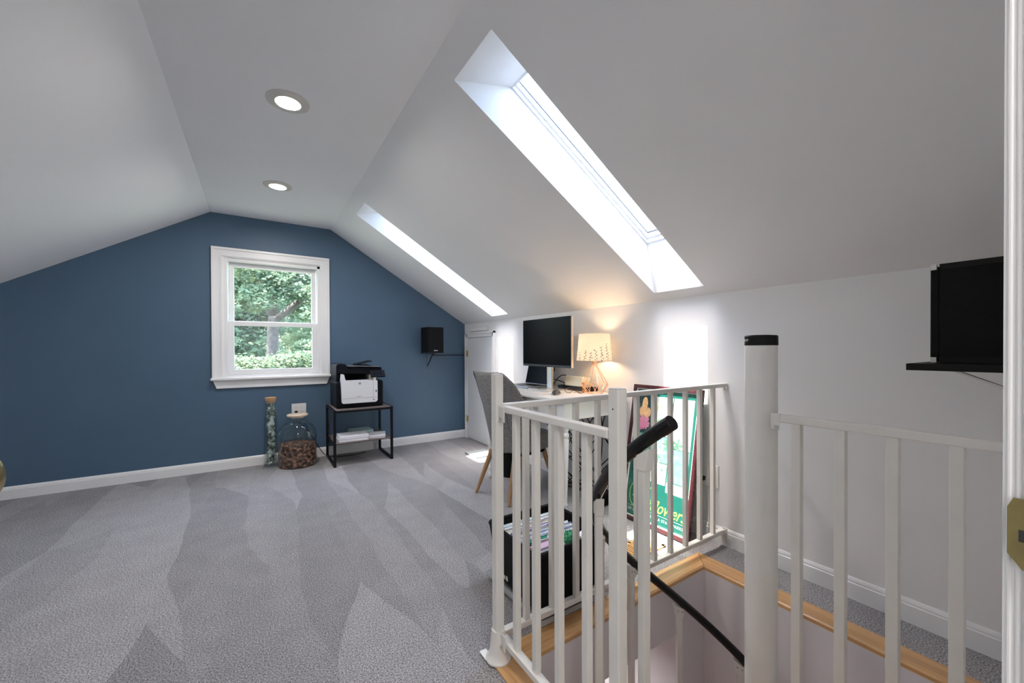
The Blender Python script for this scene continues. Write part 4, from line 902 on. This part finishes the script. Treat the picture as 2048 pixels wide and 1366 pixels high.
for _ in range(10): flower(rnd.uniform(-.06, .17), rnd.uniform(.56, .78), rnd.uniform(.015, .035), rnd.choice(['petal_lilac', 'petal_yellow', 'petal_leaf', 'petal_peach', 'petal_pink']), rnd.choice([5, 6, 7]), .0070 + rnd.random() * .0004, .35)
for _ in range(9): flower(rnd.uniform(-.06, .17), rnd.uniform(.34, .54), rnd.uniform(.02, .04), rnd.choice(['petal_leaf', 'petal_leaf', 'petal_lilac', 'petal_yellow']), rnd.choice([4, 5]), .0070 + rnd.random() * .0004, .35)
for _ in range(3): flower(rnd.uniform(-.05, .03), rnd.uniform(.29, .37), rnd.uniform(.012, .022), 'petal_leaf', 5, .0070, .3)
tm = text_mb('ildflowers', .102, lambda c: pp(-.092 + c.x * .74, .100 + c.y, .0072), shear=.45, offset=.0008); tm.build('lettering', 'lime', ps)
sw_ = MB()
def stroke(mb, P, w, n=.0072):
    P = smooth_path([(x, y, 0) for x, y in P], 7)
    for i in range(len(P) - 1):
        a, b = P[i], P[i + 1]; d = (b - a).normalized(); q = V((-d.y, d.x, 0)); f = w * (.55 + .45 * sin(pi * i / len(P)))
        mb.add([pp(*(a + q * f).xy, n), pp(*(b + q * f).xy, n), pp(*(b - q * f).xy, n), pp(*(a - q * f).xy, n)], [(0, 1, 2, 3)])
stroke(sw_, [(-.115, .230), (-.165, .235), (-.192, .180), (-.182, .115), (-.150, .092), (-.122, .110), (-.110, .165), (-.100, .118), (-.080, .112), (-.052, .175), (-.045, .225), (-.025, .232), (-.005, .205), (-.015, .165), (-.050, .150)], .0038)
sw_.build('lettering', 'lime', ps)
flat('rule_line', -.195, .195, .0865, .0885, 'white_ink', .0072)
text_mb('OF SOUTH CAROLINA STATE PARKS', .0225, lambda c: pp(-.195 + c.x * .90, .058 + c.y, .0072), spacing=1.22, offset=.0003).build('lettering', 'white_ink', ps)
mb = MB(); blob(mb, -.150, .165, .006, .016, .4); blob(mb, -.140, .155, .006, .016, -.4); blob(mb, -.158, .150, .005, .013, 1.0); mb.build('flower_print', 'white_ink', ps)
pbox(MB(), -HWd + fw, HWd - fw, fw, HT - fw, .009, .0105).build('glazing', 'pane', t)
# ---------------------------------------------------------------- floor register (oak)
t = thing('floor_register', 'slotted oak floor register set in the carpet by the poster', 'vent', (1.745, 1.435, 0))
ra, rb, rc, rd = 1.600, 1.890, 1.360, 1.505
for a_ in ((ra, rb, rc, rc + .022), (ra, rb, rd - .022, rd), (ra, ra + .025, rc, rd), (rb - .025, rb, rc, rd), ((ra + rb) / 2 - .008, (ra + rb) / 2 + .008, rc, rd)): bx(*a_, .001, .012).build('frame_bar', 'oak_x', t, bevel=.002)
bx(ra + .02, rb - .02, rc + .02, rd - .02, .0006, .0014).build('duct', 'dark_slot', t)
n = 15
for i in range(n):
    x = ra + .028 + (rb - ra - .056) * (i + .5) / n
    if abs(x - (ra + rb) / 2) > .012: bx(x - .0042, x + .0042, rc + .018, rd - .018, .002, .011).build('slat', 'oak_y', t)
# ---------------------------------------------------------------- file crate
t = thing('file_crate', 'black plastic crate packed with hanging files beside the railing', 'crate', (1.09, 1.42, .042))
kx0, kx1, ky0, ky1, kz = .905, 1.285, 1.228, 1.605, .290
def shell(mb, x0, x1, y0, y1, z0, z1, ins, th):
    B = [(x0 + ins, y0 + ins * .3), (x1 - ins, y0 + ins * .3), (x1 - ins, y1 - ins), (x0 + ins, y1 - ins)]; Tp = [(x0, y0), (x1, y0), (x1, y1), (x0, y1)]
    def inn(p, d): cx, cy = (x0 + x1) / 2, (y0 + y1) / 2; return (p[0] + (d if p[0] < cx else -d), p[1] + (d if p[1] < cy else -d))
    vs = [(*p, z0) for p in B] + [(*p, z1) for p in Tp] + [(*inn(p, th), z1) for p in Tp] + [(*inn(p, th), z0 + th) for p in B]
    fs = [(3, 2, 1, 0), (12, 13, 14, 15)]
    for k in range(4):
        j = (k + 1) % 4; fs += [(k, j, j + 4, k + 4), (k + 4, j + 4, j + 8, k + 8), (k + 8, j + 8, j + 12, k + 12)]
    return mb.add(vs, fs)
shell(MB(), kx0, kx1, ky0, ky1, .042, kz, .030, .004).build('body', 'bin', t, bevel=.004)
rm = MB()
rr = .02; C4 = [(kx0, ky0), (kx1, ky0), (kx1, ky1), (kx0, ky1)]; pth = []
for k, (cx_, cy_) in enumerate([(kx0 + rr, ky0 + rr), (kx1 - rr, ky0 + rr), (kx1 - rr, ky1 - rr), (kx0 + rr, ky1 - rr)]):
    for q in range(5): a = pi + pi / 2 * k + pi / 2 * q / 4; pth.append((cx_ + rr * cos(a), cy_ + rr * sin(a), kz))
rm.tube(pth, .0095, 8, closed=True).build('rim', 'bin', t, smooth=True)
for y_ in (ky0 + .006,): pass
tcl = thing('crate_tray', 'clear plastic tray with castors under the black file crate', 'tray', (1.09, 1.44, 0))
lz = .038
shell(MB(), .905, 1.300, 1.219, 1.650, .012, lz, .012, .003).build('tray', 'clear_plastic', tcl, bevel=.004)
for x, y in ((.93, 1.25), (1.275, 1.25), (.93, 1.62), (1.275, 1.62)):
    MB().tube([(x - .008, y, .0125), (x + .008, y, .0125)], .012, 16).build('castor', 'clear_plastic', tcl, smooth='auto')
FM = {n: mat('file_' + n, c, .55, noise=.03, nscale=40) for n, c in dict(white=(.74, .75, .78), teal=(.03, .34, .38), cream=(.66, .66, .45), lavender=(.46, .40, .62), purple=(.16, .12, .42), green=(.04, .30, .20), maroon=(.25, .02, .08), pink=(.62, .45, .62), blue=(.30, .45, .72)).items()}
seq = [('white', 'plain white hanging file nearest the far rim of the crate'), ('teal', 'teal hanging file at the far side of the crate'), ('white', 'white file between the far teal file and the cream one'), ('cream', 'cream yellow file towards the far side of the crate'), ('white', 'white file just in front of the cream one'),
       ('lavender', 'lavender file in the middle of the crate'), ('purple', 'deep purple file in the middle of the crate'), ('white', 'white file just in front of the deep purple file'), ('blue', 'pale blue spiral notebook in the crate, the farther of two'), ('blue', 'pale blue spiral notebook in the crate, the nearer of two'),
       ('green', 'green file in front of the spiral notebooks'), ('maroon', 'maroon file with a pale edge near the front of the crate'), ('pink', 'pinkish lilac file near the front rim of the crate'), ('white', 'thick white file against the front rim of the crate')]
rnd = random.Random(4); y = 1.572
for i, (cn, lab) in enumerate(seq):
    th = {'white': .012, 'pink': .036, 'blue': .015}.get(cn, .015); x0, x1 = .928 + rnd.uniform(0, .012), 1.245 - rnd.uniform(0, .02); zt = .272 + rnd.uniform(-.010, .012)
    if i >= 10: x1 = 1.055 + .02 * (i - 10)
    nb = cn == 'blue'; f = thing('spiral_notebook' if nb else 'hanging_file', lab, 'notebook' if nb else 'file', ((x0 + x1) / 2, y, .05), None if nb else 'files in the crate')
    tl = .03
    MB().obox(((x0 + x1) / 2, y - th / 2, (zt + .06) / 2), (1, 0, 0), V((0, 1, tl)).normalized(), V((0, -tl, 1)).normalized(), (x1 - x0) / 2, th / 2, (zt - .06) / 2).build('pages' if nb else 'folder', FM['white' if nb else cn], f, bevel=.001)
    if nb:
        sp_ = MB()
        for q in range(26):
            xx = x0 + .01 + (x1 - x0 - .02) * q / 25; sp_.tube([(xx, y - th / 2 + .008 * cos(g_), zt + .001 + .008 * sin(g_)) for g_ in [2 * pi * e / 8 for e in range(8)]], .0013, 5, closed=True)
        sp_.build('wire_binding', FM['blue'], f)
    elif cn != 'pink':
        bx(x0 - .002, x1 + .002, y - th * .62, y - th * .38, zt - .003, zt + .004).build('hanger_bar', FM['white'] if cn in ('white', 'cream') else FM[cn], f)
        if i % 2: bx(x0 + .05 * (i % 5) + .02, x0 + .05 * (i % 5) + .07, y - th * .7, y - th * .4, zt + .002, zt + .016).build('index_tab', FM['white'], f)
    y -= th + .0065
gb = thing('spiky_ball', 'green rubber massage ball with knobs lying in the crate', 'ball', (1.125, 1.285, .25))
MB().sphere((1.125, 1.285, .276), .036, 24, 16).build('core', 'green_rubber', gb, smooth=True)
kn_ = MB()
for q in range(70):
    zz = 1 - 2 * (q + .5) / 70; a = q * 2.39996; r = math.sqrt(1 - zz * zz); n = V((r * cos(a), r * sin(a), zz)); kn_.tube([V((1.125, 1.285, .276)) + n * .034, V((1.125, 1.285, .276)) + n * .040, V((1.125, 1.285, .276)) + n * .0425], [.0045, .0038, .0015], 7)
kn_.build('knobs', 'green_rubber', gb, smooth=True, kind='stuff')
MB().tube([(1.165, 1.270, .268), (1.215, 1.292, .272)], .022, 20).build('white_roll', 'paper', smooth='auto', label='white paper roll lying in the crate right of the green ball', cat='roll', bevel=.003)

# ---------------------------------------------------------------- recessed lights
for i, (y, lab) in enumerate(((2.288, 'round recessed ceiling light, the nearer of the two'), (3.500, 'round recessed ceiling light, the farther, nearer the window wall'))):
    x = .138; t = thing('recessed_light', lab, 'ceiling light', (x, y, ZC), 'recessed ceiling lights')
    MB().lathe([(.098, ZC - .0003), (.098, ZC - .003), (.092, ZC - .006), (.062, ZC - .009), (.0570, ZC - .009), (.0560, ZC - .0003)], (x, y, 0), 48, cap=False).build('trim_ring', 'ring_metal', t, smooth='auto')
    MB().lathe([(.0555, ZC - .0008), (.0555, ZC - .0018), (.001, ZC - .0022)], (x, y, 0), 40).build('lens', 'led', t, smooth='auto')

# ---------------------------------------------------------------- outside: lawn and trees beyond the window
bx(-60, 60, 4.7, 120, -3.2, -3.15).build('ground', 'lawn', kind='structure')
import numpy as np
def foliage(seed, clusters, n, size):
    rs = np.random.RandomState(seed); C_ = np.array([c[:3] for c in clusters]); R_ = np.array([c[3:6] for c in clusters])
    wv = R_.prod(1) ** .66; idx = rs.choice(len(clusters), n, p=wv / wv.sum())
    d = rs.normal(size=(n, 3)); d /= np.linalg.norm(d, axis=1)[:, None]; r = rs.uniform(.25, 1, n) ** .5
    tw = np.round(rs.normal(size=(n, 3)) * 1.2) * .0
    p = C_[idx] + d * r[:, None] * R_[idx] * (1 + .22 * np.sin(7 * d[:, :1] + 5 * d[:, 1:2] * 2) * np.cos(6 * d[:, 2:3]))
    a = rs.normal(size=(n, 3)); a[:, 2] *= .5; a /= np.linalg.norm(a, axis=1)[:, None]; b = np.cross(a, rs.normal(size=(n, 3))); b /= np.linalg.norm(b, axis=1)[:, None]
    s_ = size * rs.uniform(.6, 1.3, n)[:, None]
    v = np.stack([p - a * s_, p + b * s_ * .55, p + a * s_, p - b * s_ * .55], 1).reshape(-1, 3)
    return v, np.arange(4 * n).reshape(-1, 4)
def tree(name, lab, x, y, trunk, clusters, n, size, m, seed, group='trees beyond the window'):
    t = thing(name, lab, 'tree', (x, y, -3.15), group)
    tb = MB()
    for pts_, r0, r1 in trunk:
        P = smooth_path(pts_, 5); tb.tube(P, [r0 + (r1 - r0) * i / (len(P) - 1) for i in range(len(P))], 10)
    tb.build('trunk', 'tree_bark', t, smooth=True)
    v, f = foliage(seed, clusters, n, size); c = v.mean(0)
    me = bpy.data.meshes.new('foliage'); me.from_pydata((v - c).tolist(), [], f.tolist()); me.materials.append(M[m])
    o = bpy.data.objects.new('foliage', me); COL.objects.link(o); o.parent = t; o.location = V(c) - WL[t.name]; o['kind'] = 'stuff'
def rc(seed, n, x0, x1, y0, y1, z0, z1, r0, r1):
    q = random.Random(seed); return [(q.uniform(x0, x1), q.uniform(y0, y1), q.uniform(z0, z1), *(lambda r: (r, r, r * .6))(q.uniform(r0, r1))) for _ in range(n)]
tree('maple_tree', 'forked maple with a thick grey trunk in the middle of the window view', .32, 11, [([(.30, 11, -3.1), (.28, 11, -.5), (.30, 11, 1.2), (.33, 11, 1.9)], .15, .12), ([(.32, 11, 1.8), (.10, 11, 2.5), (-.05, 11.2, 3.6), (-.2, 11.4, 5.2)], .08, .04), ([(.33, 11, 1.8), (.72, 10.9, 2.15), (1.05, 10.8, 2.6), (1.5, 10.8, 4.0)], .09, .04), ([(.30, 11, 1.9), (.42, 11.2, 3.0), (.45, 11.3, 5.0)], .07, .03), ([(.28, 11, -.3), (-.6, 10.7, .4), (-1.4, 10.5, .6)], .04, .015)],
     rc(1, 46, -3.0, 3.6, 11.3, 13.2, 1.2, 6.4, .45, .9) + rc(11, 16, -1.6, 2.2, 10.0, 10.7, 2.2, 4.8, .22, .42) + [(-.75, 10.4, 2.0, .5, .3, .30), (-.75, 10.4, 1.3, .45, .3, .16), (1.3, 10.3, 1.9, .45, .4, .3), (.15, 10.4, 2.35, .5, .25, .25), (1.0, 10.3, 1.2, .35, .3, .15), (1.25, 10.5, 2.9, .55, .3, .35), (1.0, 10.5, 3.5, .6, .3, .3), (.5, 10.4, 2.8, .4, .25, .2), (-.1, 10.4, 2.9, .5, .3, .3), (1.08, 10.3, 2.45, .32, .25, .2), (.1, 10.3, 2.1, .25, .2, .12)], 120000, .046, 'leaf_a', 1)
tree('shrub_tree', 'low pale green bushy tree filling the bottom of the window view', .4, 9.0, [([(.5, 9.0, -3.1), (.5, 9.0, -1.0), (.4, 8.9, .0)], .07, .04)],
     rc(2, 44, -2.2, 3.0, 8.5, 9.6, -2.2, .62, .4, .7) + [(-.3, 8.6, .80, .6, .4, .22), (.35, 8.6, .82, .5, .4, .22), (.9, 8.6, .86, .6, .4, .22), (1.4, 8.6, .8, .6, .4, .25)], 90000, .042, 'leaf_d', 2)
tree('background_tree', 'broad dark tree standing behind the maple on the left of the window view', -3.4, 17, [([(-3.4, 17, -3.1), (-3.4, 17, 3)], .2, .12)],
     rc(3, 46, -7.5, 0.4, 15.5, 18.5, -2.4, 8.5, .9, 1.6), 60000, .10, 'leaf_c', 3)
tree('background_tree', 'broad lighter tree standing behind the maple on the right of the window view', 3.4, 22, [([(3.4, 22, -3.1), (3.4, 22, 3)], .2, .12)],
     rc(4, 60, -2.0, 9.0, 20.8, 23.5, -2.4, 11.5, 1.1, 1.9), 70000, .12, 'leaf_b', 4)
